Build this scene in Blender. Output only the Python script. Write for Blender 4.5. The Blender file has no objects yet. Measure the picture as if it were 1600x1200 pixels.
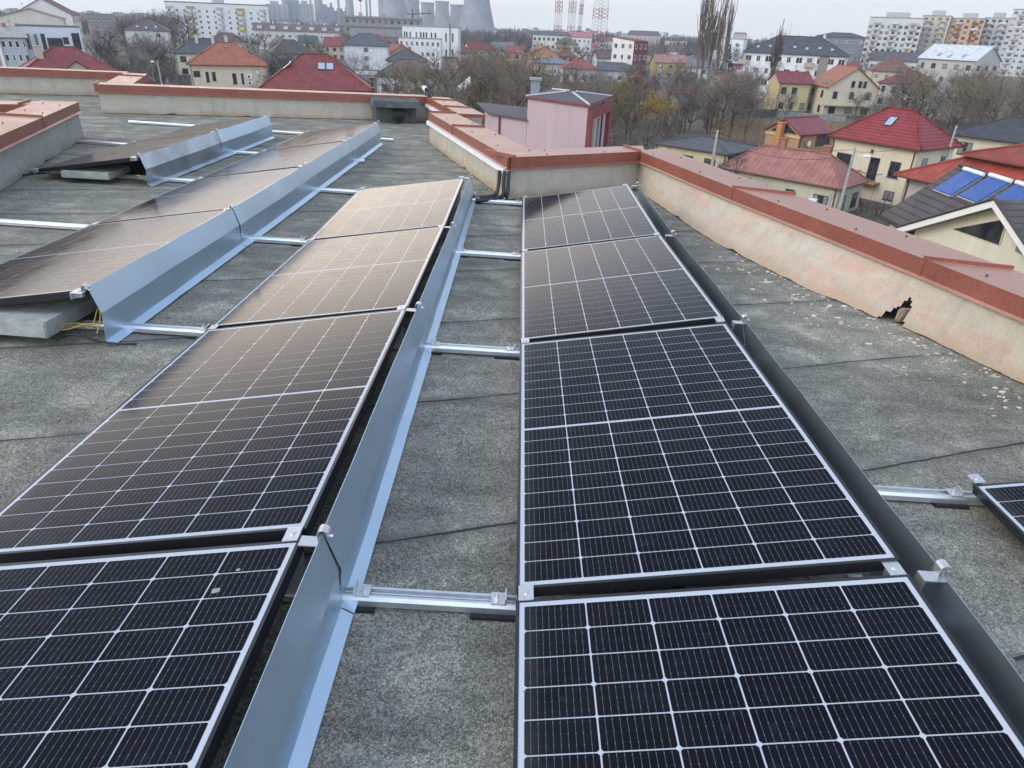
import bpy, bmesh, math, random
from mathutils import Matrix, Vector
random.seed(7)
scene = bpy.context.scene
COL = scene.collection
R_ = math.radians

# ------------------------------------------------------------------ frame of the flat roof (it falls gently to one side)
CAM = Vector((-.0742, .3659, 1.5))
ROT = Matrix(((0.999506, 0.01415636, 0.02805967),
              (-0.01453956, 0.99980316, 0.01349993),
              (-0.02786304, -0.01390123, 0.99951509))).to_4x4()
ROOF = Matrix.Translation(CAM) @ ROT @ Matrix.Translation(-CAM)
GROUND = -14.5

# ------------------------------------------------------------------ helpers
def lin(c, k=1.0):
    o = []
    g = sum(c) / 3.0
    c = [g + (v - g) * .68 for v in c]
    for v in c:
        v = v / 255.0
        o.append((v / 12.92 if v <= .04045 else ((v + .055) / 1.055) ** 2.4) * k)
    return o

class MB:
    def __init__(s):
        s.v, s.f, s.m, s.uv, s.sm = [], [], [], [], []
    def add(s, verts, faces, mat=0, uvs=None, smooth=False):
        b = len(s.v)
        s.v += [tuple(p) for p in verts]
        for i, f in enumerate(faces):
            s.f.append([b + k for k in f]); s.m.append(mat); s.sm.append(smooth)
            s.uv.append(uvs[i] if uvs else None)
        return s
    def box(s, x0, x1, y0, y1, z0, z1, mat=0, M=None):
        p = [(x0, y0, z0), (x1, y0, z0), (x1, y1, z0), (x0, y1, z0), (x0, y0, z1), (x1, y0, z1), (x1, y1, z1), (x0, y1, z1)]
        if M is not None: p = [M @ Vector(q) for q in p]
        return s.add(p, [(3, 2, 1, 0), (4, 5, 6, 7), (0, 1, 5, 4), (1, 2, 6, 5), (2, 3, 7, 6), (3, 0, 4, 7)], mat)
    def loops(s, a, b, mat=0, caps=True, smooth=False):
        n = len(a)
        fs = [(i, (i + 1) % n, n + (i + 1) % n, n + i) for i in range(n)]
        s.add(list(a) + list(b), fs, mat, smooth=smooth)
        if caps:
            s.add(a, [tuple(range(n - 1, -1, -1))], mat); s.add(b, [tuple(range(n))], mat)
        return s
    def prism(s, poly, z0, z1, mat=0):
        return s.loops([(x, y, z0) for x, y in poly], [(x, y, z1) for x, y in poly], mat)
    def tube(s, pts, r, n=8, mat=0, caps=True, smooth=True):
        pts = [Vector(p) for p in pts]
        rings = []
        up = Vector((0, 0, 1))
        for i, p in enumerate(pts):
            t = (pts[min(i + 1, len(pts) - 1)] - pts[max(i - 1, 0)])
            if t.length < 1e-9: t = Vector((0, 0, 1))
            t.normalize()
            a = t.cross(up)
            if a.length < .05: a = t.cross(Vector((1, 0, 0)))
            a.normalize(); b = t.cross(a)
            rr = r[i] if isinstance(r, (list, tuple)) else r
            rings.append([p + (a * math.cos(2 * math.pi * k / n) + b * math.sin(2 * math.pi * k / n)) * rr for k in range(n)])
        vs = [q for ring in rings for q in ring]
        fs = []
        for i in range(len(rings) - 1):
            for k in range(n):
                fs.append((i * n + k, i * n + (k + 1) % n, (i + 1) * n + (k + 1) % n, (i + 1) * n + k))
        s.add(vs, fs, mat, smooth=smooth)
        if caps:
            s.add(rings[0], [tuple(range(n))], mat); s.add(rings[-1], [tuple(range(n - 1, -1, -1))], mat)
        return s
    def strip(s, prof, p0, p1, mat=0):
        """open profile swept between two stations (lists of 3-D points)"""
        n = len(prof)
        return s
    def mesh(s, name, mats):
        me = bpy.data.meshes.new(name)
        me.from_pydata(s.v, [], s.f)
        for m in mats: me.materials.append(m)
        me.polygons.foreach_set('material_index', s.m)
        me.polygons.foreach_set('use_smooth', s.sm)
        if any(u is not None for u in s.uv):
            ul = me.uv_layers.new(name='UVMap')
            k = 0
            for f, u in zip(s.f, s.uv):
                for j in range(len(f)):
                    if u is not None: ul.data[k].uv = u[j]
                    k += 1
        me.update()
        return me
    def build(s, name, mats, parent=None, M=None):
        if not isinstance(mats, (list, tuple)): mats = [mats]
        return link(name, s.mesh(name, mats), parent, M)

def link(name, me, parent=None, M=None):
    o = bpy.data.objects.new(name, me); COL.objects.link(o)
    if parent is not None: o.parent = parent
    if M is not None: o.matrix_basis = M
    return o

def tag(o, label=None, cat=None, group=None, kind=None):
    if label: o['label'] = label
    if cat: o['category'] = cat
    if group: o['group'] = group
    if kind: o['kind'] = kind
    return o

def thing(name, label, cat, M=None, group=None):
    o = bpy.data.objects.new(name, None); COL.objects.link(o)
    o.empty_display_size = .2
    if M is not None: o.matrix_basis = M
    return tag(o, label, cat, group)

def on_roof(x=0, y=0, z=0, rz=0):
    return ROOF @ Matrix.Translation((x, y, z)) @ Matrix.Rotation(rz, 4, 'Z')

# ------------------------------------------------------------------ materials
def newmat(name):
    m = bpy.data.materials.new(name); m.use_nodes = True
    nt = m.node_tree
    return m, nt, nt.nodes, nt.links, nt.nodes['Principled BSDF']

def N(nt, typ, **kw):
    n = nt.nodes.new(typ)
    for k, v in kw.items():
        if k == 'inp':
            for a, b in v.items(): n.inputs[a].default_value = b
        else: setattr(n, k, v)
    return n

def ramp(nt, fac, stops):
    r = nt.nodes.new('ShaderNodeValToRGB'); e = r.color_ramp.elements
    while len(e) > len(stops): e.remove(e[-1])
    while len(e) < len(stops): e.new(1)
    for a, (p, c) in zip(e, stops):
        a.position = p; a.color = tuple(c) + (1,) if len(c) == 3 else c
    nt.links.new(fac, r.inputs['Fac'])
    return r.outputs['Color']

def math_(nt, op, a, b=None, c=None):
    n = nt.nodes.new('ShaderNodeMath'); n.operation = op
    for i, x in enumerate((a, b, c)):
        if x is None: continue
        if isinstance(x, (int, float)): n.inputs[i].default_value = x
        else: nt.links.new(x, n.inputs[i])
    return n.outputs[0]

def mixc(nt, fac, a, b, blend='MIX'):
    n = nt.nodes.new('ShaderNodeMix'); n.data_type = 'RGBA'; n.blend_type = blend
    for s, x in ((n.inputs[0], fac), (n.inputs[6], a), (n.inputs[7], b)):
        if isinstance(x, (int, float)): s.default_value = x
        elif isinstance(x, (list, tuple)): s.default_value = tuple(x) + (1,) if len(x) == 3 else x
        else: nt.links.new(x, s)
    return n.outputs[2]

def noise(nt, vec, scale, detail=4, rough=.55, dist=0):
    n = N(nt, 'ShaderNodeTexNoise', inp={'Scale': scale, 'Detail': detail, 'Roughness': rough, 'Distortion': dist})
    if vec is not None: nt.links.new(vec, n.inputs['Vector'])
    return n.outputs['Fac']

def bump(nt, b, h, strength, dist):
    n = N(nt, 'ShaderNodeBump', inp={'Strength': strength, 'Distance': dist})
    nt.links.new(h, n.inputs['Height']); nt.links.new(n.outputs[0], b.inputs['Normal'])
    return n

_cache = {}
def simple(name, col, rough=.6, metal=0, spec=.5, vary=.12, scale=6, bmp=0, coat=0):
    key = (name, tuple(col))
    if key in _cache: return _cache[key]
    m, nt, ns, ln, b = newmat(name)
    tc = N(nt, 'ShaderNodeTexCoord').outputs['Object']
    f = noise(nt, tc, scale, 5, .6)
    lo = [c * (1 - vary * 1.5) for c in col]; hi = [min(1, c * (1 + vary)) for c in col]
    ln.new(ramp(nt, f, [(.3, lo), (.7, hi)]), b.inputs['Base Color'])
    b.inputs['Roughness'].default_value = rough; b.inputs['Metallic'].default_value = metal
    b.inputs['Specular IOR Level'].default_value = spec
    if coat: b.inputs['Coat Weight'].default_value = coat
    if bmp: bump(nt, b, noise(nt, tc, scale * 8, 3), bmp, .01)
    _cache[key] = m
    return m

def wall_mat(col):
    """painted render with rain streaks and blotches"""
    key = ('wall', tuple(col))
    if key in _cache: return _cache[key]
    m, nt, ns, ln, b = newmat('wall_render')
    tc = N(nt, 'ShaderNodeTexCoord').outputs['Object']
    mp = N(nt, 'ShaderNodeMapping', inp={'Scale': (1, 1, .18)}); ln.new(tc, mp.inputs['Vector'])
    f = noise(nt, mp.outputs[0], 1.1, 6, .6)
    g = noise(nt, tc, .35, 3, .5)
    c = ramp(nt, f, [(.3, [x * .78 for x in col]), (.62, col)])
    c = mixc(nt, g, c, [x * .84 for x in col])
    ln.new(c, b.inputs['Base Color']); b.inputs['Roughness'].default_value = .9
    b.inputs['Specular IOR Level'].default_value = .2
    _cache[key] = m
    return m

def roof_mat(col, style):
    key = ('roof', tuple(col), style)
    if key in _cache: return _cache[key]
    m, nt, ns, ln, b = newmat('roof_' + style)
    tcn = N(nt, 'ShaderNodeTexCoord')
    uv = tcn.outputs['UV']
    sep = N(nt, 'ShaderNodeSeparateXYZ'); ln.new(uv, sep.inputs[0])
    u, v = sep.outputs[0], sep.outputs[1]
    f = noise(nt, uv, .8, 6, .62); f2 = noise(nt, uv, 9, 3, .6)
    c = ramp(nt, f, [(.3, [x * .58 for x in col]), (.5, [x * .92 for x in col]), (.7, [min(1, x * 1.18 + .012) for x in col])])
    grime = N(nt, 'ShaderNodeMapping', inp={'Scale': (2.2, .35, 1)}); ln.new(uv, grime.inputs['Vector'])
    c = mixc(nt, math_(nt, 'MULTIPLY', ramp(nt, noise(nt, grime.outputs[0], 1.2, 5, .65), [(.5, (0, 0, 0)), (.7, (1, 1, 1))]), .45), c, [x * .35 + .02 for x in col])
    c = mixc(nt, .25, c, ramp(nt, f2, [(.35, [x * .6 for x in col]), (.65, col)]))
    if style == 'tile':
        s = math_(nt, 'FRACT', math_(nt, 'MULTIPLY', v, 1 / .44))
        w = math_(nt, 'MULTIPLY', math_(nt, 'SINE', math_(nt, 'MULTIPLY', u, 2 * math.pi / .21)), .22)
        h = math_(nt, 'ADD', math_(nt, 'SUBTRACT', 1, s), w)
        edge = math_(nt, 'LESS_THAN', s, .20)
        c = mixc(nt, math_(nt, 'MULTIPLY', edge, .8), c, [x * .25 for x in col])
        bump(nt, b, h, .8, .03)
    elif style == 'seam':
        s = math_(nt, 'FRACT', math_(nt, 'MULTIPLY', u, 1 / .55))
        edge = math_(nt, 'LESS_THAN', s, .1)
        c = mixc(nt, math_(nt, 'MULTIPLY', edge, .6), c, [x * .35 for x in col])
        bump(nt, b, edge, .8, .04)
    ln.new(c, b.inputs['Base Color'])
    b.inputs['Roughness'].default_value = .55 if style != 'plain' else .75
    b.inputs['Specular IOR Level'].default_value = .35
    _cache[key] = m
    return m

M = {}
M['alu'] = simple('aluminium', (.72, .73, .74), .38, .9, vary=.06, scale=30)
M['alu_frame'] = simple('anodised_frame', (.62, .63, .65), .42, .75, vary=.05, scale=20)
M['black_frame'] = simple('black_anodised_frame', (.014, .0145, .016), .32, .0, .5, vary=.1, scale=20, coat=.1)
M['white_clip'] = simple('clip_metal', (.66, .66, .66), .38, .85, vary=.06, scale=60)
M['rubber'] = simple('black_rubber', (.012, .012, .013), .7, vary=.2, scale=30)
M['black'] = simple('black_plastic', (.015, .015, .017), .45, vary=.2, scale=20)
M['yellow_cable'] = simple('yellow_cable', (.40, .32, .04), .5)
M['concrete'] = simple('concrete_slab', (.33, .34, .31), .92, vary=.2, scale=14, bmp=.25, spec=.2)
M['steel_dark'] = simple('dark_steel', (.05, .05, .055), .5, .4)
M['white_pvc'] = simple('white_pvc', (.74, .76, .8), .4, vary=.05)
M['win_frame'] = simple('window_frame', (.62, .62, .6), .5, vary=.05)
M['dark_frame'] = simple('dark_window_frame', (.05, .05, .055), .5, vary=.05)
M['chimney'] = simple('chimney_brick', (.30, .13, .08), .9, vary=.3, scale=9, bmp=.3)
M['pole'] = simple('pole_concrete', (.36, .35, .33), .9, vary=.15)
M['wood_dark'] = simple('dark_timber', (.06, .045, .035), .8)
M['iron'] = simple('railing_iron', (.03, .03, .033), .5)

def glass_mat():
    m, nt, ns, ln, b = newmat('window_glass')
    tc = N(nt, 'ShaderNodeTexCoord').outputs['Object']
    oi = N(nt, 'ShaderNodeObjectInfo').outputs['Random']
    c = ramp(nt, noise(nt, tc, .7, 2), [(.4, (.012, .014, .017)), (.65, (.05, .055, .06))])
    sp = N(nt, 'ShaderNodeSeparateXYZ'); ln.new(tc, sp.inputs[0])
    fold = math_(nt, 'ADD', math_(nt, 'MULTIPLY', math_(nt, 'SINE', math_(nt, 'MULTIPLY', sp.outputs[0], 38)), .18), .7)
    drawn = math_(nt, 'MULTIPLY', math_(nt, 'GREATER_THAN', oi, .62), math_(nt, 'GREATER_THAN', math_(nt, 'ABSOLUTE', sp.outputs[0]), math_(nt, 'MULTIPLY', math_(nt, 'SUBTRACT', oi, .62), .9)))
    c = mixc(nt, math_(nt, 'MULTIPLY', drawn, fold), c, (.30, .29, .26))
    ln.new(c, b.inputs['Base Color'])
    b.inputs['Roughness'].default_value = .08
    return m
M['glass'] = glass_mat()

def felt_mat():
    """mineral felt laid in one-metre rolls; the seams run with the back wall"""
    m, nt, ns, ln, b = newmat('roof_felt')
    tc = N(nt, 'ShaderNodeTexCoord').outputs['Object']
    sep = N(nt, 'ShaderNodeSeparateXYZ'); ln.new(tc, sep.inputs[0])
    x, y = sep.outputs[0], sep.outputs[1]
    rot = N(nt, 'ShaderNodeMapping', inp={'Rotation': (0, 0, -R_(18.8)), 'Scale': (.45, 3.2, 1)}); ln.new(tc, rot.inputs['Vector'])
    streak = noise(nt, rot.outputs[0], 2.2, 6, .65)
    def grains(s):                                   # every mineral granule has its own tone
        v = N(nt, 'ShaderNodeTexVoronoi', inp={'Scale': s}); ln.new(tc, v.inputs['Vector'])
        q = N(nt, 'ShaderNodeSeparateColor'); ln.new(v.outputs['Color'], q.inputs[0])
        return q.outputs[0]
    gran = grains(290)
    gran2 = grains(130)
    blot = noise(nt, tc, 3.2, 8, .72, .5)
    moss = noise(nt, tc, 1.1, 6, .66, .3)
    big = noise(nt, tc, .5, 4, .55)
    c = ramp(nt, gran, [(.05, (.055, .054, .048)), (.45, (.165, .162, .146)), (.75, (.275, .27, .245)), (1.0, (.52, .51, .47))])
    c = mixc(nt, .42, c, ramp(nt, gran2, [(.05, (.105, .103, .093)), (.5, (.20, .196, .178)), (1.0, (.37, .362, .33))]))
    c = mixc(nt, .85, c, ramp(nt, blot, [(.36, (.66, .66, .64)), (.50, (.86, .855, .84)), (.58, (1.12, 1.11, 1.07)), (.70, (1.75, 1.72, 1.62))]), 'MULTIPLY')
    c = mixc(nt, .55, c, ramp(nt, streak, [(.34, (.66, .66, .64)), (.66, (1.42, 1.40, 1.33))]), 'MULTIPLY')
    c = mixc(nt, .6, c, ramp(nt, moss, [(.40, (.80, .81, .76)), (.52, (1, 1, 1)), (.64, (1.28, 1.24, 1.14))]), 'MULTIPLY')
    c = mixc(nt, .8, c, ramp(nt, big, [(.36, (.94, .915, .86)), (.64, (1.34, 1.29, 1.19))]), 'MULTIPLY')
    wob = math_(nt, 'MULTIPLY', math_(nt, 'SUBTRACT', noise(nt, tc, 1.1, 5, .6), .5), .07)
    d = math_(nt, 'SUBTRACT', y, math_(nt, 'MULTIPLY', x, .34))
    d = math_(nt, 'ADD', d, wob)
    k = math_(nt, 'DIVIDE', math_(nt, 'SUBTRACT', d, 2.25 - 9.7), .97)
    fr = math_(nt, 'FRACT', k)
    wid = math_(nt, 'MULTIPLY', noise(nt, tc, 3.1, 3), .022)
    seam = math_(nt, 'LESS_THAN', fr, wid)
    lap = math_(nt, 'LESS_THAN', fr, .11)
    brk = math_(nt, 'GREATER_THAN', noise(nt, tc, .9, 2), .36)
    c = mixc(nt, math_(nt, 'MULTIPLY', lap, .17), c, (.27, .262, .24))
    seam_shade = ramp(nt, math_(nt, 'ADD', fr, math_(nt, 'MULTIPLY', math_(nt, 'SUBTRACT', blot, .5), .12)), [(0.0, (.55, .55, .55)), (.045, (0, 0, 0)), (.93, (0, 0, 0)), (1.0, (.45, .45, .45))])  # shadow band beside each seam, painted into the felt colour
    c = mixc(nt, seam_shade, c, (.075, .073, .066))
    c = mixc(nt, math_(nt, 'MULTIPLY', math_(nt, 'MULTIPLY', seam, brk), .85), c, (.02, .02, .018))
    ln.new(c, b.inputs['Base Color'])
    b.inputs['Roughness'].default_value = .93; b.inputs['Specular IOR Level'].default_value = .25
    hsum = math_(nt, 'ADD', math_(nt, 'MULTIPLY', gran, .5), math_(nt, 'ADD', math_(nt, 'MULTIPLY', blot, .6), math_(nt, 'MULTIPLY', lap, .6)))
    bump(nt, b, hsum, .55, .006)
    return m
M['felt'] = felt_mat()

def plaster_mat(name, base, pink, low):
    """parapet upstand; U runs along the wall, V is the height in metres"""
    m, nt, ns, ln, b = newmat(name)
    t = N(nt, 'ShaderNodeTexCoord'); tc = t.outputs['Object']
    sep = N(nt, 'ShaderNodeSeparateXYZ'); ln.new(t.outputs['UV'], sep.inputs[0])
    v = sep.outputs[1]
    f = noise(nt, tc, 2.4, 6, .6); g = noise(nt, tc, 7, 6, .65); fine = noise(nt, tc, 60, 3, .6)
    mp = N(nt, 'ShaderNodeMapping', inp={'Scale': (4, 4, .9)}); ln.new(tc, mp.inputs['Vector'])
    drip = noise(nt, mp.outputs[0], 2.2, 5, .6)
    c = ramp(nt, g, [(.3, [x * .80 for x in base]), (.65, base)])
    mu = N(nt, 'ShaderNodeMapping', inp={'Scale': (1.5, 6.5, 1)}); ln.new(t.outputs['UV'], mu.inputs['Vector'])
    cloud = noise(nt, mu.outputs[0], 1.0, 5, .6, .5)
    c = mixc(nt, math_(nt, 'MULTIPLY', ramp(nt, cloud, [(.43, (0, 0, 0)), (.62, (1, 1, 1))]), .95), c, pink)
    edge = math_(nt, 'ADD', v, math_(nt, 'MULTIPLY', math_(nt, 'SUBTRACT', f, .5), .22))
    c = mixc(nt, ramp(nt, edge, [(.03, (.85, .85, .85)), (.10, (0, 0, 0))]), c, low)
    c = mixc(nt, math_(nt, 'MULTIPLY', ramp(nt, drip, [(.50, (0, 0, 0)), (.72, (1, 1, 1))]), .40), c, [x * .42 for x in base])
    c = mixc(nt, .25, c, ramp(nt, fine, [(.35, [x * .6 for x in base]), (.65, base)]))
    ln.new(c, b.inputs['Base Color']); b.inputs['Roughness'].default_value = .92
    b.inputs['Specular IOR Level'].default_value = .2
    bump(nt, b, math_(nt, 'ADD', g, math_(nt, 'MULTIPLY', fine, .4)), .5, .012)
    return m
M['plaster'] = plaster_mat('parapet_plaster', (.46, .43, .355), (.43, .36, .27), (.36, .23, .13))
M['plaster_pink'] = plaster_mat('stained_plaster', (.50, .445, .35), (.50, .315, .235), (.40, .275, .175))
M['plaster_grey'] = plaster_mat('shaded_plaster', (.36, .36, .335), (.30, .30, .27), (.22, .21, .18))  # greyer plaster: the shade on the left parapet put into its colour

def coping_mat():
    m, nt, ns, ln, b = newmat('coping_paint')
    tc = N(nt, 'ShaderNodeTexCoord').outputs['Object']
    f = noise(nt, tc, 3.5, 6, .65); s = noise(nt, tc, 45, 3, .6)
    c = ramp(nt, f, [(.3, (.185, .052, .033)), (.7, (.262, .078, .050))])
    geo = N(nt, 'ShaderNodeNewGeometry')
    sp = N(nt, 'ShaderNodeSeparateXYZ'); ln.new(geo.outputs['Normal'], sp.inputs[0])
    flat = math_(nt, 'GREATER_THAN', sp.outputs[2], .8)          # sky sheen painted pale into the level tops, with some dust
    sheen_dust = math_(nt, 'MULTIPLY', flat, math_(nt, 'ADD', math_(nt, 'MULTIPLY', f, .5), .12))
    c = mixc(nt, sheen_dust, c, (.58, .37, .26))
    c = mixc(nt, .2, c, ramp(nt, s, [(.35, (.11, .035, .026)), (.7, (.33, .16, .12))]))
    ln.new(c, b.inputs['Base Color'])
    ln.new(ramp(nt, f, [(.3, (.30, .30, .30)), (.7, (.48, .48, .48))]), b.inputs['Roughness'])
    return m
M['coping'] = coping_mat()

def galv_mat(name, base, spang):
    m, nt, ns, ln, b = newmat(name)
    tc = N(nt, 'ShaderNodeTexCoord').outputs['Object']
    f = noise(nt, tc, 3.2, 6, .62); g = noise(nt, tc, 26, 3, .5)
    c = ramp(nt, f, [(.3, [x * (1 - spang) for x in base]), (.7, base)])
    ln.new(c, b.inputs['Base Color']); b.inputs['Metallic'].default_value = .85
    ln.new(ramp(nt, math_(nt, 'ADD', math_(nt, 'MULTIPLY', f, .6), math_(nt, 'MULTIPLY', g, .4)), [(.35, (.33,) * 3), (.65, (.43,) * 3)]), b.inputs['Roughness'])
    return m
M['galv'] = galv_mat('galvanised_sheet', (.50, .635, .77), .08)
M['galv_spangled'] = galv_mat('spangled_sheet', (.52, .60, .68), .45)
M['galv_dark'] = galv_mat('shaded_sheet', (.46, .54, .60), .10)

def cell_mat(pitch):
    m, nt, ns, ln, b = newmat('silicon_cells')
    tc = N(nt, 'ShaderNodeTexCoord').outputs['Object']
    sep = N(nt, 'ShaderNodeSeparateXYZ'); ln.new(tc, sep.inputs[0])
    x = math_(nt, 'SUBTRACT', sep.outputs[0], .0215)
    k = math_(nt, 'FRACT', math_(nt, 'ADD', math_(nt, 'MULTIPLY', x, 10 / pitch), .5))
    d = math_(nt, 'ABSOLUTE', math_(nt, 'SUBTRACT', k, .5))
    line = math_(nt, 'LESS_THAN', d, .021)
    pad = math_(nt, 'MULTIPLY', math_(nt, 'LESS_THAN', d, .055),
                math_(nt, 'LESS_THAN', math_(nt, 'FRACT', math_(nt, 'MULTIPLY', sep.outputs[1], 1 / .0276)), .12))
    line = math_(nt, 'MAXIMUM', line, pad)
    f = noise(nt, tc, 6, 5, .6); sm = noise(nt, tc, 22, 4, .6)
    c = ramp(nt, f, [(.3, (.0012, .0016, .0042)), (.7, (.003, .0038, .0085))])
    c = mixc(nt, math_(nt, 'MULTIPLY', ramp(nt, sm, [(.58, (0, 0, 0)), (.82, (1, 1, 1))]), .30), c, (.035, .05, .085))
    c = mixc(nt, math_(nt, 'MULTIPLY', line, .46), c, (.30, .31, .33))
    low = ramp(nt, sep.outputs[0], [(0.0, (.30, .30, .30)), (.07, (.05, .05, .05)), (.5, (.015, .015, .015)), (1.0, (.02, .02, .02))])   # dust washed down to the low edge
    c = mixc(nt, math_(nt, 'MULTIPLY', low, f), c, (.20, .19, .165))
    ln.new(c, b.inputs['Base Color'])
    b.inputs['IOR'].default_value = 1.29; b.inputs['Specular IOR Level'].default_value = .30
    ln.new(ramp(nt, f, [(.3, (.10,) * 3), (.7, (.17,) * 3)]), b.inputs['Roughness'])
    return m
PITCH = .995 / 6
M['cells'] = cell_mat(PITCH)
def backsheet_mat():
    m, nt, ns, ln, b = newmat('white_backsheet')
    b.inputs['Base Color'].default_value = (.42, .44, .475, 1); b.inputs['IOR'].default_value = 1.21
    b.inputs['Roughness'].default_value = .14
    return m
M['backsheet'] = backsheet_mat()
M['ground'] = None
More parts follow.
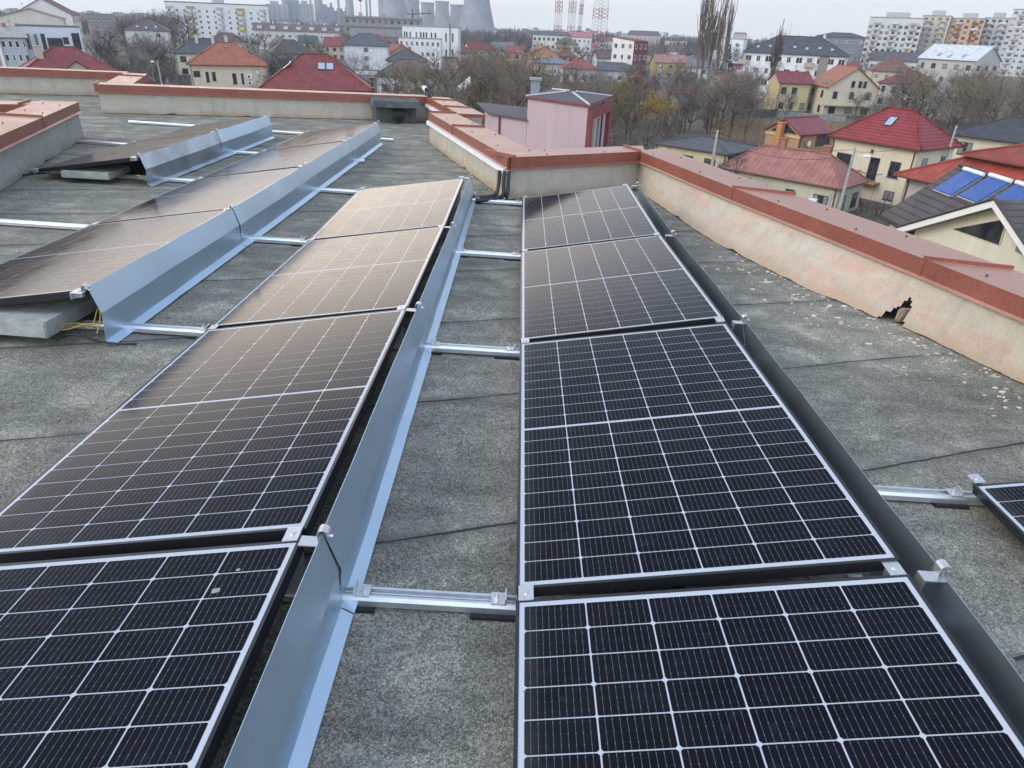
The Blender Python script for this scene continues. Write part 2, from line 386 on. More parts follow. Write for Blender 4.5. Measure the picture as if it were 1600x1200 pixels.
HOUSES = [
  ('modern_villa', 'white cubic villa with black irregular window openings', 'house', -119.03, 196.95, 0.544, 13.01, 9.0, 11.5, 'flat', 0.3, (225, 230, 238), (120, 120, 120), 'plain', 3, 0, 2, {'special': 'villa'}),
  ('grey_apartment_house', 'pale grey block with a bare flat facade at the left edge of the view', 'house', -121.68, 185.13, 0.669, 5.6, 9.0, 9, 'gable', 2.2, (195, 200, 205), (190, 180, 168), 'plain', 3, 4, 0, {}),
  ('gabled_house', 'tall white house with a dark brown gable roof behind the cubic villa', 'house', -168.72, 277.57, 0.337, 17.14, 14.0, 13.6, 'gable_x', 5, (235, 230, 220), (110, 80, 75), 'plain', 4, 3, 3, {}),
  ('gabled_house', 'cream house with a shallow pale roof between the cubic villa and the tall white gable', 'house', -145.48, 232.51, 0.455, 16.28, 10.0, 12.9, 'gable_x', 2.4, (228, 215, 190), (190, 175, 160), 'plain', 3, 2, 2, {}),
  ('unfinished_building', 'unfinished concrete frame building with open dark storeys beyond the brown roofed flats', 'building', -227.71, 425.36, 0.492, 14.21, 12.0, 13.5, 'flat', 0.2, (150, 138, 128), (140, 130, 120), 'plain', 3, 6, 2, {}),
  ('apartment_house', 'low block of flats with a brown hip roof, one white and one yellow wall', 'house', -134.51, 280.51, 0.395, 14.62, 20.0, 9.5, 'hip', 4, (232, 228, 220), (112, 88, 86), 'tile', 3, 2, 5, {'side': (232, 196, 120), 'special': 'sky'}),
  ('apartment_block', 'long white block of flats with yellow balcony panels under the skyline', 'building', -191.97, 501.44, 0.296, 62.08, 13.0, 21.5, 'flat', 0.6, (238, 236, 230), (140, 140, 140), 'plain', 7, 14, 2, {'special': 'yellow'}),
  ('house', 'cream house with a dark grey hip roof behind the orange roofed house', 'house', -84.74, 208.49, 0.386, 15.94, 11.0, 6, 'hip', 3.6, (238, 225, 185), (92, 92, 98), 'tile', 2, 4, 2, {'special': 'chim2'}),
  ('house', 'house with a red-brown hip roof between the grey roofed house and the long block', 'house', -121.77, 325.82, 0.497, 14.77, 10.0, 5.5, 'hip', 3.2, (205, 190, 180), (130, 82, 78), 'tile', 2, 3, 2, {}),
  ('terraced_houses', 'long terrace with one continuous brown roof and white dormers', 'building', -115.34, 410.85, 0.221, 46.57, 11.0, 9, 'gable', 3.4, (222, 215, 200), (118, 100, 100), 'plain', 2, 14, 2, {'special': 'terrace'}),
  ('house', 'dark brown hip roofed house half hidden by bare trees', 'house', -72.92, 250.25, 0.458, 13.32, 10.0, 5, 'hip', 4, (170, 160, 150), (98, 86, 82), 'tile', 1, 4, 2, {}),
  ('house', 'small ochre house with its gable towards the roof', 'house', -98.34, 322.83, 0.558, 6.35, 8.0, 5.2, 'gable_x', 3, (222, 178, 110), (120, 105, 95), 'plain', 2, 2, 1, {}),
  ('house', 'yellow house with a dark teal roof left of the bright red roof', 'house', -97.46, 358.75, 0.091, 8.15, 8.0, 5.2, 'gable', 3, (215, 200, 120), (72, 90, 98), 'plain', 2, 3, 1, {}),
  ('house', 'peach house under a bright red roof beside the blue-grey roofed one', 'house', -76.26, 322.9, 0.092, 8.67, 8.0, 5.5, 'gable', 3.2, (222, 180, 150), (178, 62, 58), 'tile', 2, 3, 1, {}),
  ('house', 'tall white house with a blue-grey hip roof and almost no windows', 'house', -50.79, 260.64, 0.14, 15.28, 11.0, 8, 'hip', 3.6, (226, 228, 230), (88, 98, 110), 'plain', 3, 1, 1, {}),
  ('house', 'red roofed house just right of the blue-grey roof', 'house', -66.11, 375.9, 0.349, 9.97, 9.0, 6.5, 'hip', 3, (190, 150, 140), (182, 70, 66), 'tile', 2, 3, 2, {}),
  ('house', 'small red hip roofed house in front of the slit window building', 'house', -63.74, 406.41, -0.019, 8.12, 8.0, 6, 'hip', 2.4, (150, 110, 110), (172, 62, 60), 'tile', 2, 3, 2, {}),
  ('house', 'orange walled house with a red gable below the white slit window building', 'house', -40.4, 274.96, 0.582, 10.45, 9.0, 5.3, 'gable_x', 3, (215, 150, 100), (180, 66, 60), 'tile', 2, 2, 2, {}),
  ('house', 'white walled house with a low dark grey hip roof and two small windows', 'house', -28.83, 204.24, 0.14, 10.73, 9.0, 6.3, 'hip', 2.6, (212, 212, 214), (98, 96, 100), 'tile', 2, 2, 1, {}),
  ('white_bungalow', 'white bungalow with a grey-brown roof and an arched porch', 'house', -24.4, 172.85, 0.07, 14.22, 10.0, 4.5, 'hip', 3.4, (235, 232, 226), (116, 106, 106), 'tile', 1, 4, 2, {'special': 'porch'}),
  ('garden_pavilion', 'white flat roofed annexe with wide dark glazing beside the arched porch bungalow', 'house', -35.59, 181.09, 0.194, 5.0, 6.0, 4.4, 'flat', 0.3, (225, 225, 222), (185, 185, 185), 'plain', 1, 2, 1, {'special': 'glass'}),
  ('office_building', 'white building with tall slit windows below the cooling towers', 'building', -33.0, 301.01, 0.004, 21.97, 14.0, 14.3, 'flat', 0.4, (240, 238, 232), (170, 170, 170), 'plain', 1, 0, 2, {'special': 'slits'}),
  ('office_annexe', 'lower white wing with a row of square openings in front of the slit window building', 'building', -35.2, 284.44, 0.018, 15.54, 8.0, 10.4, 'flat', 0.3, (238, 236, 230), (170, 170, 170), 'plain', 3, 8, 1, {}),
  ('unfinished_building', 'grey concrete frame under construction in front of the cooling towers', 'building', -75.56, 442.16, 0.065, 43.61, 16.0, 17.4, 'flat', 0.4, (168, 164, 158), (150, 148, 144), 'plain', 4, 12, 2, {'special': 'frame'}),
  ('long_house', 'long low house with a grey-brown roof below the concrete frame', 'house', -67.63, 384.56, 0.087, 29.0, 11.0, 8.4, 'gable', 3.4, (205, 205, 205), (140, 130, 130), 'plain', 2, 8, 2, {}),
  ('house', 'house with an orange-brown roof below the right end of the slit window building', 'house', -23.56, 314.88, 0.005, 13.59, 9.0, 5, 'hip', 2.6, (215, 200, 180), (182, 98, 72), 'tile', 1, 3, 2, {}),
  ('house', 'low house with an orange roof at the left foot of the white wing', 'house', -36.63, 315.05, 0.22, 8.88, 8.0, 5, 'hip', 2.4, (205, 190, 175), (186, 102, 74), 'tile', 1, 2, 2, {}),
  ('house', 'yellow gabled house with a crimson roof left of the big cooling tower foot', 'house', -14.79, 348.47, 0.391, 11.69, 9.0, 5.5, 'gable', 3, (222, 205, 120), (170, 58, 64), 'tile', 2, 3, 2, {}),
  ('house', 'white house with a blue-grey roof right of the crimson roof', 'house', -5.84, 389.33, -0.072, 11.04, 8.0, 5.5, 'gable', 2.6, (226, 228, 230), (120, 132, 145), 'plain', 2, 3, 2, {}),
  ('house', 'pink house with an orange-red roof in the middle distance', 'house', -0.29, 324.56, -0.436, 8.33, 8.0, 5.5, 'gable', 2.8, (222, 160, 150), (196, 84, 66), 'tile', 2, 2, 2, {}),
  ('house', 'orange house with twin gables and an orange roof', 'house', 12.29, 302.1, 0.168, 11.8, 9.0, 6, 'gable_x', 3.2, (226, 150, 104), (206, 112, 74), 'tile', 2, 3, 2, {}),
  ('house', 'house with a brick brown roof right of the orange house', 'house', 20.96, 311.23, -0.155, 8.29, 8.0, 5.3, 'hip', 2.6, (200, 150, 130), (150, 82, 68), 'tile', 2, 3, 2, {}),
  ('long_house', 'long cream building with a dark roof below the lattice masts', 'building', 21.27, 440.65, -0.101, 21.26, 12.0, 11.8, 'gable', 1.6, (225, 220, 205), (105, 98, 98), 'plain', 3, 8, 2, {}),
  ('long_house', 'white building with a pink roof next to the long cream one', 'building', 37.67, 439.12, -0.138, 13.12, 12.0, 11.4, 'gable', 2.4, (232, 230, 224), (206, 118, 118), 'plain', 3, 5, 2, {}),
  ('house', 'sand coloured house with a grey mansard roof in front of the long cream building', 'house', 28.57, 408.63, 0.017, 11.57, 9.0, 8, 'hip', 3.2, (222, 208, 170), (120, 112, 108), 'plain', 2, 4, 2, {}),
  ('house', 'small house with a red roof right of the sand coloured one', 'house', 51.72, 512.95, -0.24, 10.29, 8.0, 5, 'hip', 2.4, (200, 180, 170), (190, 78, 76), 'tile', 1, 2, 1, {}),
  ('store_building', 'plain white flat roofed box beside the brick brown roof', 'house', 33.7, 385.49, -0.175, 8.34, 9.0, 5, 'flat', 0.2, (232, 236, 236), (170, 170, 170), 'plain', 1, 1, 1, {}),
  ('long_house', 'low house with a flat blue-grey roof behind the centre thicket', 'house', 13.76, 267.33, -0.104, 13.33, 10.0, 4.5, 'hip', 1.6, (180, 175, 160), (130, 138, 150), 'plain', 1, 6, 2, {}),
  ('house', 'house with a salmon red hip roof behind the pink tower', 'house', 21.37, 238.08, 0.015, 11.1, 10.0, 4.5, 'hip', 2.8, (222, 200, 190), (190, 80, 70), 'tile', 1, 4, 2, {}),
  ('timber_block', 'white slab block with a dark timber grid and one maroon side wall', 'building', 35.81, 250.13, -0.701, 8.26, 9.0, 12.8, 'shed', 0.9, (232, 230, 220), (160, 80, 76), 'plain', 4, 3, 3, {'side': (150, 62, 62)}),
  ('house', 'white gabled house with a wide brown roof left of the poplars', 'house', 95.96, 459.99, 0.003, 16.88, 9.0, 5.5, 'gable', 3.2, (232, 230, 226), (138, 94, 88), 'tile', 2, 3, 2, {}),
  ('house', 'brown roofed house beside the maroon side wall', 'house', 82.23, 444.05, -0.271, 10.22, 8.0, 5.5, 'gable', 2.6, (190, 175, 165), (132, 86, 80), 'tile', 2, 2, 2, {}),
  ('house', 'yellow house with a faded pink roof behind the willow', 'house', 59.71, 285.33, 0.038, 11.51, 9.0, 5.5, 'gable', 2.6, (226, 188, 104), (204, 130, 122), 'seam', 2, 3, 2, {}),
  ('house', 'low house with a slate grey roof left of the yellow house', 'house', 33.49, 245.42, -0.223, 12.59, 9.0, 4, 'gable', 2.2, (190, 190, 195), (98, 98, 108), 'plain', 1, 4, 2, {}),
  ('house', 'white gabled house with a brown roof above the slate roof', 'house', 39.06, 304.65, 0.116, 10.88, 9.0, 5.5, 'gable', 2.8, (225, 222, 215), (128, 92, 82), 'tile', 2, 2, 2, {}),
  ('house', 'house with a coral hip roof deep in the bare trees', 'house', 29.16, 171.91, -0.029, 7.12, 9.0, 4, 'hip', 3.2, (215, 190, 180), (206, 96, 76), 'tile', 1, 3, 2, {}),
  ('house', 'low house with a bright orange roof behind the willow', 'house', 38.08, 168.14, -0.293, 5.75, 9.0, 3.6, 'hip', 2.6, (190, 180, 175), (220, 100, 64), 'seam', 1, 3, 2, {}),
  ('house', 'red roofed house with a white gable below the poplars', 'house', 47.65, 175.39, -0.615, 8.1, 9.0, 4.5, 'gable_x', 3, (225, 215, 210), (192, 68, 62), 'tile', 1, 2, 2, {}),
  ('white_block', 'tall plain white block right of the poplars', 'building', 109.07, 381.82, -0.418, 11.13, 14.0, 13.8, 'flat', 0.3, (236, 238, 240), (180, 180, 180), 'plain', 3, 2, 1, {}),
  ('house', 'white house with a blue-grey roof between the poplar trunks', 'house', 63.16, 255.85, -0.347, 7.49, 8.0, 5.6, 'gable', 2.4, (228, 228, 226), (122, 126, 135), 'plain', 2, 2, 2, {}),
  ('house', 'pale house with two solar collectors on its flat top left of the white apartment building', 'house', 69.21, 222.32, -0.372, 6.74, 8.0, 5, 'flat', 0.25, (200, 195, 180), (150, 150, 150), 'plain', 1, 2, 1, {'special': 'flatsolar'}),
  ('narrow_house', 'narrow maroon house beside the white apartment building', 'house', 73.99, 249.01, -0.29, 3.38, 7.0, 7.6, 'flat', 0.2, (140, 72, 70), (215, 220, 225), 'plain', 2, 2, 1, {}),
  ('apartment_building', 'white five storey apartment building with beige balcony bays and a dark roof', 'building', 74.86, 201.85, -0.391, 26.08, 15.0, 11.8, 'hip', 4.2, (240, 238, 234), (84, 86, 94), 'plain', 4, 10, 2, {'special': 'apt'}),
  ('apartment_building', 'dark grey apartment building behind the white one', 'building', 178.22, 419.06, -0.472, 24.57, 15.0, 16.8, 'hip', 2, (120, 124, 134), (78, 84, 96), 'plain', 4, 10, 2, {}),
  ('tower_block', 'pale grey tower block with stacked balconies, first of the row on the skyline', 'building', 218.8, 443.97, -0.511, 28.06, 13.0, 27.5, 'flat', 0.5, (214, 212, 208), (160, 160, 160), 'plain', 9, 9, 3, {'special': 'tower'}),
  ('tower_block', 'beige tower block between the pale grey and the orange one', 'building', 244.94, 449.95, -0.551, 14.6, 14.0, 29.5, 'flat', 0.5, (218, 196, 160), (160, 160, 160), 'plain', 10, 4, 2, {'special': 'tower'}),
  ('tower_block', 'orange banded tower block with red balcony fronts', 'building', 259.73, 443.33, -0.583, 16.72, 14.0, 28.6, 'flat', 0.5, (236, 178, 120), (160, 160, 160), 'plain', 10, 5, 2, {'special': 'towerred'}),
  ('tower_block', 'grey-white tower block right of the orange one', 'building', 277.68, 445.61, -0.61, 12.73, 14.0, 29.5, 'flat', 0.5, (205, 206, 204), (160, 160, 160), 'plain', 10, 4, 2, {'special': 'tower'}),
  ('tower_block', 'tallest pale tower block at the right edge of the skyline', 'building', 291.22, 436.46, -0.641, 20.18, 16.0, 34, 'flat', 0.5, (210, 212, 212), (160, 160, 160), 'plain', 11, 6, 2, {'special': 'tower'}),
  ('apartment_house', 'grey apartment house with a white metal roof below the tower blocks', 'building', 137.93, 240.88, -1.045, 18.62, 14.0, 11.2, 'gable', 4.2, (196, 190, 182), (232, 236, 240), 'seam', 3, 5, 3, {'special': 'sky'}),
  ('house', 'white house with a dark grey roof in front of the first tower block', 'house', 162.91, 323.51, -0.572, 19.95, 11.0, 8.2, 'gable', 3.4, (228, 228, 226), (98, 94, 98), 'plain', 2, 5, 2, {}),
  ('house', 'cream house with a brown roof and balconies above the orange gable', 'house', 130.43, 257.81, -0.295, 12.91, 11.0, 6.5, 'hip', 4, (226, 200, 160), (158, 98, 76), 'tile', 2, 4, 2, {}),
  ('house', 'cream house with a steep orange roof and its gable towards the right', 'house', 75.88, 165.63, -0.012, 11.02, 11.0, 6.2, 'gable_x', 4.2, (226, 208, 172), (214, 118, 74), 'tile', 2, 3, 2, {'special': 'gablewin', 'oh': 0.5}),
  ('house', 'yellow house with a crimson roof and a brick coloured balcony', 'house', 65.19, 171.6, -0.05, 7.32, 9.0, 6.4, 'gable', 2.2, (222, 196, 130), (160, 58, 66), 'plain', 2, 3, 2, {}),
  ('house', 'house with a raspberry red hip roof in front of the white metal roof', 'house', 102.62, 193.91, -0.558, 13.23, 11.0, 6, 'hip', 3, (210, 200, 180), (176, 64, 74), 'tile', 2, 5, 2, {}),
  ('house', 'small raspberry roofed house beside the dark end of the white apartment building', 'house', 139.39, 309.5, -0.494, 6.15, 8.0, 5.6, 'hip', 2.4, (210, 190, 180), (172, 66, 76), 'tile', 1, 2, 1, {}),
  ('garden_hut', 'small red hut at the foot of the tall bare tree', 'house', 55.35, 169.25, -0.317, 2.68, 4.0, 2.6, 'flat', 0.15, (165, 66, 66), (176, 70, 72), 'plain', 1, 1, 1, {}),
  ('house', 'cream house with an orange pyramid roof and two air conditioners', 'house', -59.82, 157.73, 0.363, 15.09, 12.0, 6.4, 'hip', 4.0, (240, 212, 174), (208, 102, 60), 'tile', 1, 0, 0, {'special': 'orange', 'oh': 0.55}),
  ('house', 'house with a dark red tiled roof carrying a pair of skylights and a white collector', 'house', -28.45, 107.41, 0.207, 15.12, 11.5, 6.6, 'hip', 4.4, (230, 205, 180), (172, 58, 54), 'tile', 2, 4, 2, {'special': 'redskl', 'oh': 0.4}),
  ('house', 'dark red metal roofed house with a brick chimney behind the far left parapet', 'house', -72.41, 122.88, 0.603, 13.94, 11.0, 6.2, 'hip', 3.8, (205, 190, 170), (170, 56, 56), 'seam', 2, 4, 2, {'special': 'redchim', 'oh': 0.4}),
  ('house', 'cream two storey house with a bright red tiled hip roof, a skylight and a balcony', 'house', 38.33, 75.92, -1.008, 9.61, 6.82, 6.3, 'hip', 3.2, (240, 222, 180), (192, 50, 46), 'tile', 2, 0, 2, {'oh': 0.55, 'special': 'redhip'}),
  ('house', 'cream house with a wide bright orange-red metal roof in two tiers', 'house', 37.7, 53.09, -1.168, 17.0, 12.0, 5.6, 'hip', 3.6, (190, 180, 170), (214, 70, 44), 'seam', 1, 2, 2, {'oh': 0.8, 'special': 'tier'}),
  ('house', 'cream house with a low charcoal hip roof behind the red tiled one', 'house', 59.24, 82.99, -0.899, 16.0, 9.0, 6, 'hip', 2.2, (236, 220, 180), (74, 78, 84), 'plain', 2, 4, 2, {'oh': 0.6}),
  ('house', 'old house with a faded red standing seam roof and two brick chimneys', 'house', 26.97, 70.94, -0.801, 12.61, 5.82, 3.3, 'hip', 2.4, (214, 202, 165), (202, 116, 98), 'seam', 1, 4, 2, {'oh': 0.35, 'special': 'oldred'}),
  ('outbuilding', 'low cream outbuilding with a slate grey hip roof and dark doorways', 'house', 22.09, 87.96, -0.748, 9.98, 8.29, 3.3, 'hip', 1.0, (220, 200, 145), (98, 94, 102), 'seam', 1, 0, 2, {'oh': 0.35, 'special': 'outb'}),
  ('brick_pavilion', 'orange brick pavilion with a red roof and a glazed gable', 'house', 38.33, 91.02, 0.581, 6.34, 5.0, 5.2, 'gable', 1.6, (205, 146, 98), (176, 70, 76), 'seam', 1, 2, 1, {'oh': 0.3, 'special': 'pav'}),
]
# ------------------------------------------------------------------ camera, sky, sun
cam_d = bpy.data.cameras.new('camera'); cam = bpy.data.objects.new('camera', cam_d); COL.objects.link(cam)
cam_d.sensor_fit = 'HORIZONTAL'; cam_d.sensor_width = 36; cam_d.lens = 36 * 1063.7 / 1600
cam_d.clip_start = .05; cam_d.clip_end = 20000
def view_axes(yaw, pitch, roll):
    fwd = Vector((math.sin(yaw) * math.cos(pitch), math.cos(yaw) * math.cos(pitch), -math.sin(pitch)))
    right = Vector((math.cos(yaw), -math.sin(yaw), 0)); up = right.cross(fwd)
    return right * math.cos(roll) + up * math.sin(roll), up * math.cos(roll) - right * math.sin(roll), fwd
r_, u_, f_ = view_axes(R_(.89), R_(27.75), R_(2.3))
cam.matrix_world = Matrix(((r_.x, u_.x, -f_.x, CAM.x), (r_.y, u_.y, -f_.y, CAM.y), (r_.z, u_.z, -f_.z, CAM.z), (0, 0, 0, 1)))
scene.camera = cam
scene.render.resolution_x, scene.render.resolution_y = 1024, 768
vs = scene.view_settings
vs.view_transform = 'Standard'; vs.look = 'None'; vs.exposure = 1.05; vs.gamma = 1; vs.use_curve_mapping = False

SUN_AZ, SUN_EL = R_(-108), R_(33)
GLOW_AZ = R_(-22)                          # bearing of the brightest, thinnest part of the cloud          # azimuth from +Y towards +X
world = bpy.data.worlds.new('World'); scene.world = world; world.use_nodes = True
nt = world.node_tree; bg = nt.nodes['Background']
sky = N(nt, 'ShaderNodeTexSky', sky_type='NISHITA', sun_disc=False, sun_elevation=SUN_EL, sun_rotation=SUN_AZ, air_density=1.2, dust_density=3.0)
tc = N(nt, 'ShaderNodeTexCoord').outputs['Generated']
sp = N(nt, 'ShaderNodeSeparateXYZ'); nt.links.new(tc, sp.inputs[0])
z = math_(nt, 'MAXIMUM', sp.outputs[2], 0.0)
# cloud deck: direction projected on a high plane
pl = N(nt, 'ShaderNodeVectorMath', operation='DIVIDE')
den = math_(nt, 'ADD', z, .16)
cb = N(nt, 'ShaderNodeCombineXYZ')
for i in range(3): nt.links.new(den, cb.inputs[i])
nt.links.new(tc, pl.inputs[0]); nt.links.new(cb.outputs[0], pl.inputs[1])
cl = noise(nt, pl.outputs[0], 1.15, 6, .58, .3)
cl2 = noise(nt, pl.outputs[0], .55, 3, .5, .2)
base = ramp(nt, z, [(0.0, (.61, .61, .61)), (.05, (.61, .615, .62)), (.12, (.80, .80, .80)), (.22, (.66, .72, .80)), (.36, (.36, .43, .54)), (.60, (.31, .39, .53)), (1.0, (.36, .46, .64))])
dark = ramp(nt, z, [(0.0, (.56, .56, .57)), (.05, (.55, .55, .56)), (.12, (.34, .36, .40)), (.4, (.22, .26, .33)), (1.0, (.34, .40, .50))])
cov = ramp(nt, math_(nt, 'ADD', math_(nt, 'MULTIPLY', cl, .6), math_(nt, 'MULTIPLY', cl2, .4)), [(.42, (0, 0, 0)), (.60, (1, 1, 1))])
c = mixc(nt, math_(nt, 'MULTIPLY', cov, math_(nt, 'MINIMUM', math_(nt, 'MULTIPLY', z, 6.0), .7)), base, dark)
# sky behind the viewer made brighter, added to light the facing walls and roof
rear = N(nt, 'ShaderNodeMapRange', interpolation_type='SMOOTHSTEP', inp={'From Min': .12, 'From Max': -.55, 'To Min': 1.0, 'To Max': 2.5}); nt.links.new(sp.outputs[1], rear.inputs['Value'])
rs = N(nt, 'ShaderNodeVectorMath', operation='SCALE'); nt.links.new(c, rs.inputs[0]); nt.links.new(rear.outputs[0], rs.inputs['Scale']); c = rs.outputs[0]
# a thin bright bank in the cloud, warm towards the horizon
sd = Vector((math.sin(GLOW_AZ) * math.cos(R_(12)), math.cos(GLOW_AZ) * math.cos(R_(12)), math.sin(R_(12))))
dt = N(nt, 'ShaderNodeVectorMath', operation='DOT_PRODUCT'); nt.links.new(tc, dt.inputs[0]); dt.inputs[1].default_value = sd
glow = ramp(nt, dt.outputs['Value'], [(.82, (0, 0, 0)), (.95, (.5, .5, .5)), (1.0, (1, 1, 1))])
c = mixc(nt, math_(nt, 'MULTIPLY', glow, math_(nt, 'MINIMUM', math_(nt, 'MAXIMUM', math_(nt, 'SUBTRACT', math_(nt, 'MULTIPLY', z, 7.0), .15), 0.0), math_(nt, 'MAXIMUM', math_(nt, 'MINIMUM', math_(nt, 'SUBTRACT', 1.45, math_(nt, 'MULTIPLY', z, 3.65)), .95), .0))), c, (3.2, 2.68, 2.14))
sc = N(nt, 'ShaderNodeVectorMath', operation='SCALE'); nt.links.new(c, sc.inputs[0]); sc.inputs['Scale'].default_value = 10.0
c = mixc(nt, .80, sky.outputs[0], sc.outputs[0])
nt.links.new(c, bg.inputs['Color']); bg.inputs['Strength'].default_value = .1

sun_d = bpy.data.lights.new('sun', 'SUN'); sun = bpy.data.objects.new('sun', sun_d); COL.objects.link(sun)
sun_d.energy = .8; sun_d.angle = R_(30); sun_d.color = (1, .93, .84)
sun_dir = Vector((math.sin(SUN_AZ) * math.cos(SUN_EL), math.cos(SUN_AZ) * math.cos(SUN_EL), math.sin(SUN_EL)))
sun.matrix_world = Matrix.Translation((0, 0, 60)) @ sun_dir.to_track_quat('Z', 'Y').to_matrix().to_4x4()

# ------------------------------------------------------------------ ground
def ground_mat():
    m, nt, ns, ln, b = newmat('winter_ground')
    tc = N(nt, 'ShaderNodeTexCoord').outputs['Object']
    f = noise(nt, tc, .05, 6, .6); g = noise(nt, tc, .9, 6, .7); h = noise(nt, tc, 6, 4, .7)
    c = ramp(nt, f, [(.34, (.085, .075, .048)), (.5, (.15, .125, .09)), (.66, (.075, .08, .042))])
    c = mixc(nt, .5, c, ramp(nt, g, [(.35, (.06, .05, .035)), (.65, (.22, .18, .125))]))
    c = mixc(nt, .3, c, ramp(nt, h, [(.35, (.03, .026, .018)), (.65, (.2, .17, .12))]))
    ln.new(c, b.inputs['Base Color']); b.inputs['Roughness'].default_value = 1
    bump(nt, b, g, .6, .3)
    return m
g = MB()
n = 48
ring = [(3000 * math.cos(2 * math.pi * k / n), 3000 * math.sin(2 * math.pi * k / n), GROUND) for k in range(n)]
g.add(ring, [tuple(range(n))])
tag(g.build('ground', ground_mat()), kind='structure')
def bear(u, d):
    """a point on the ground from the survey chart: chart bearing and chart distance"""
    u = math.degrees(math.atan(math.tan(R_(u - .89)) * .885)) - .18; d = d * 1.277
    return Vector((math.sin(R_(u)) * d, math.cos(R_(u)) * d, GROUND))
lane = MB()
lp = [bear(-27.2, 103), bear(-26.7, 120), bear(-26.3, 140), bear(-26.6, 165), bear(-27.5, 190)]
for i in range(len(lp) - 1):
    a, b2 = lp[i], lp[i + 1]
    lane.add([a + Vector((-1.6, 0, .05)), a + Vector((1.6, 0, .05)), b2 + Vector((1.6, 0, .05)), b2 + Vector((-1.6, 0, .05))], [(0, 1, 2, 3)])
tag(lane.build('lane', simple('pale_gravel', (.36, .32, .27), .95, vary=.2, scale=1)), kind='structure')

# ------------------------------------------------------------------ flat roof
A_IN = [(1.35, 8.6), (1.87, 6.7), (2.30, 5.35), (2.56, 4.5), (2.72, 3.9), (3.25, 1.9), (4.0, -1.2), (4.3, -3)]
B_IN = [(-.15, 7.5), (1.35, 8.6)]
C_IN = [(-1.40, 11.18), (-.15, 7.5)]
D_IN = [(-1.78, 13.9), (-.97, 11.32)]
E_IN = [(-6.76, 11.95), (-1.78, 13.9)]
F_IN = [(-11.5, 12.7), (-7.62, 14.5)]
G_IN = [(-4.27, 5.35), (-5.64, 9.47)]
rf = MB()
outline = [(4.6, -3), (4.4, -1), (3.55, 2.0), (3.0, 3.95), (2.15, 6.8), (1.6, 8.85), (.3, 8.0), (-.5, 10.6), (-1.4, 14.2), (-1.9, 14.3), (-6.5, 12.5), (-7.5, 14.8), (-12, 12.9), (-12, -3)]
rf.prism(outline[::-1], -12.6, 0)
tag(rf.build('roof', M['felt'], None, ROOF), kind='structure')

def offset_line(pts, d):
    """parallel line on the right hand of the walking direction"""
    out = []
    for i in range(len(pts)):
        ns = []
        for a, b in ((i - 1, i), (i, i + 1)):
            if a < 0 or b >= len(pts): continue
            v = Vector(pts[b]) - Vector(pts[a]); v.normalize(); ns.append(Vector((v.y, -v.x)))
        n = sum(ns, Vector((0, 0))); n.normalize()
        n = n / max(.5, n.dot(ns[0]))
        out.append((pts[i][0] + n.x * d, pts[i][1] + n.y * d))
    return out

def resample(pts, step):
    out = [Vector(pts[0])]; s = [0.0]; acc = 0
    for a, b in zip(pts[:-1], pts[1:]):
        a, b = Vector(a), Vector(b); L = (b - a).length; k = max(1, int(L / step))
        for i in range(1, k + 1):
            out.append(a + (b - a) * i / k); s.append(acc + L * i / k)
        acc += L
    return out, s

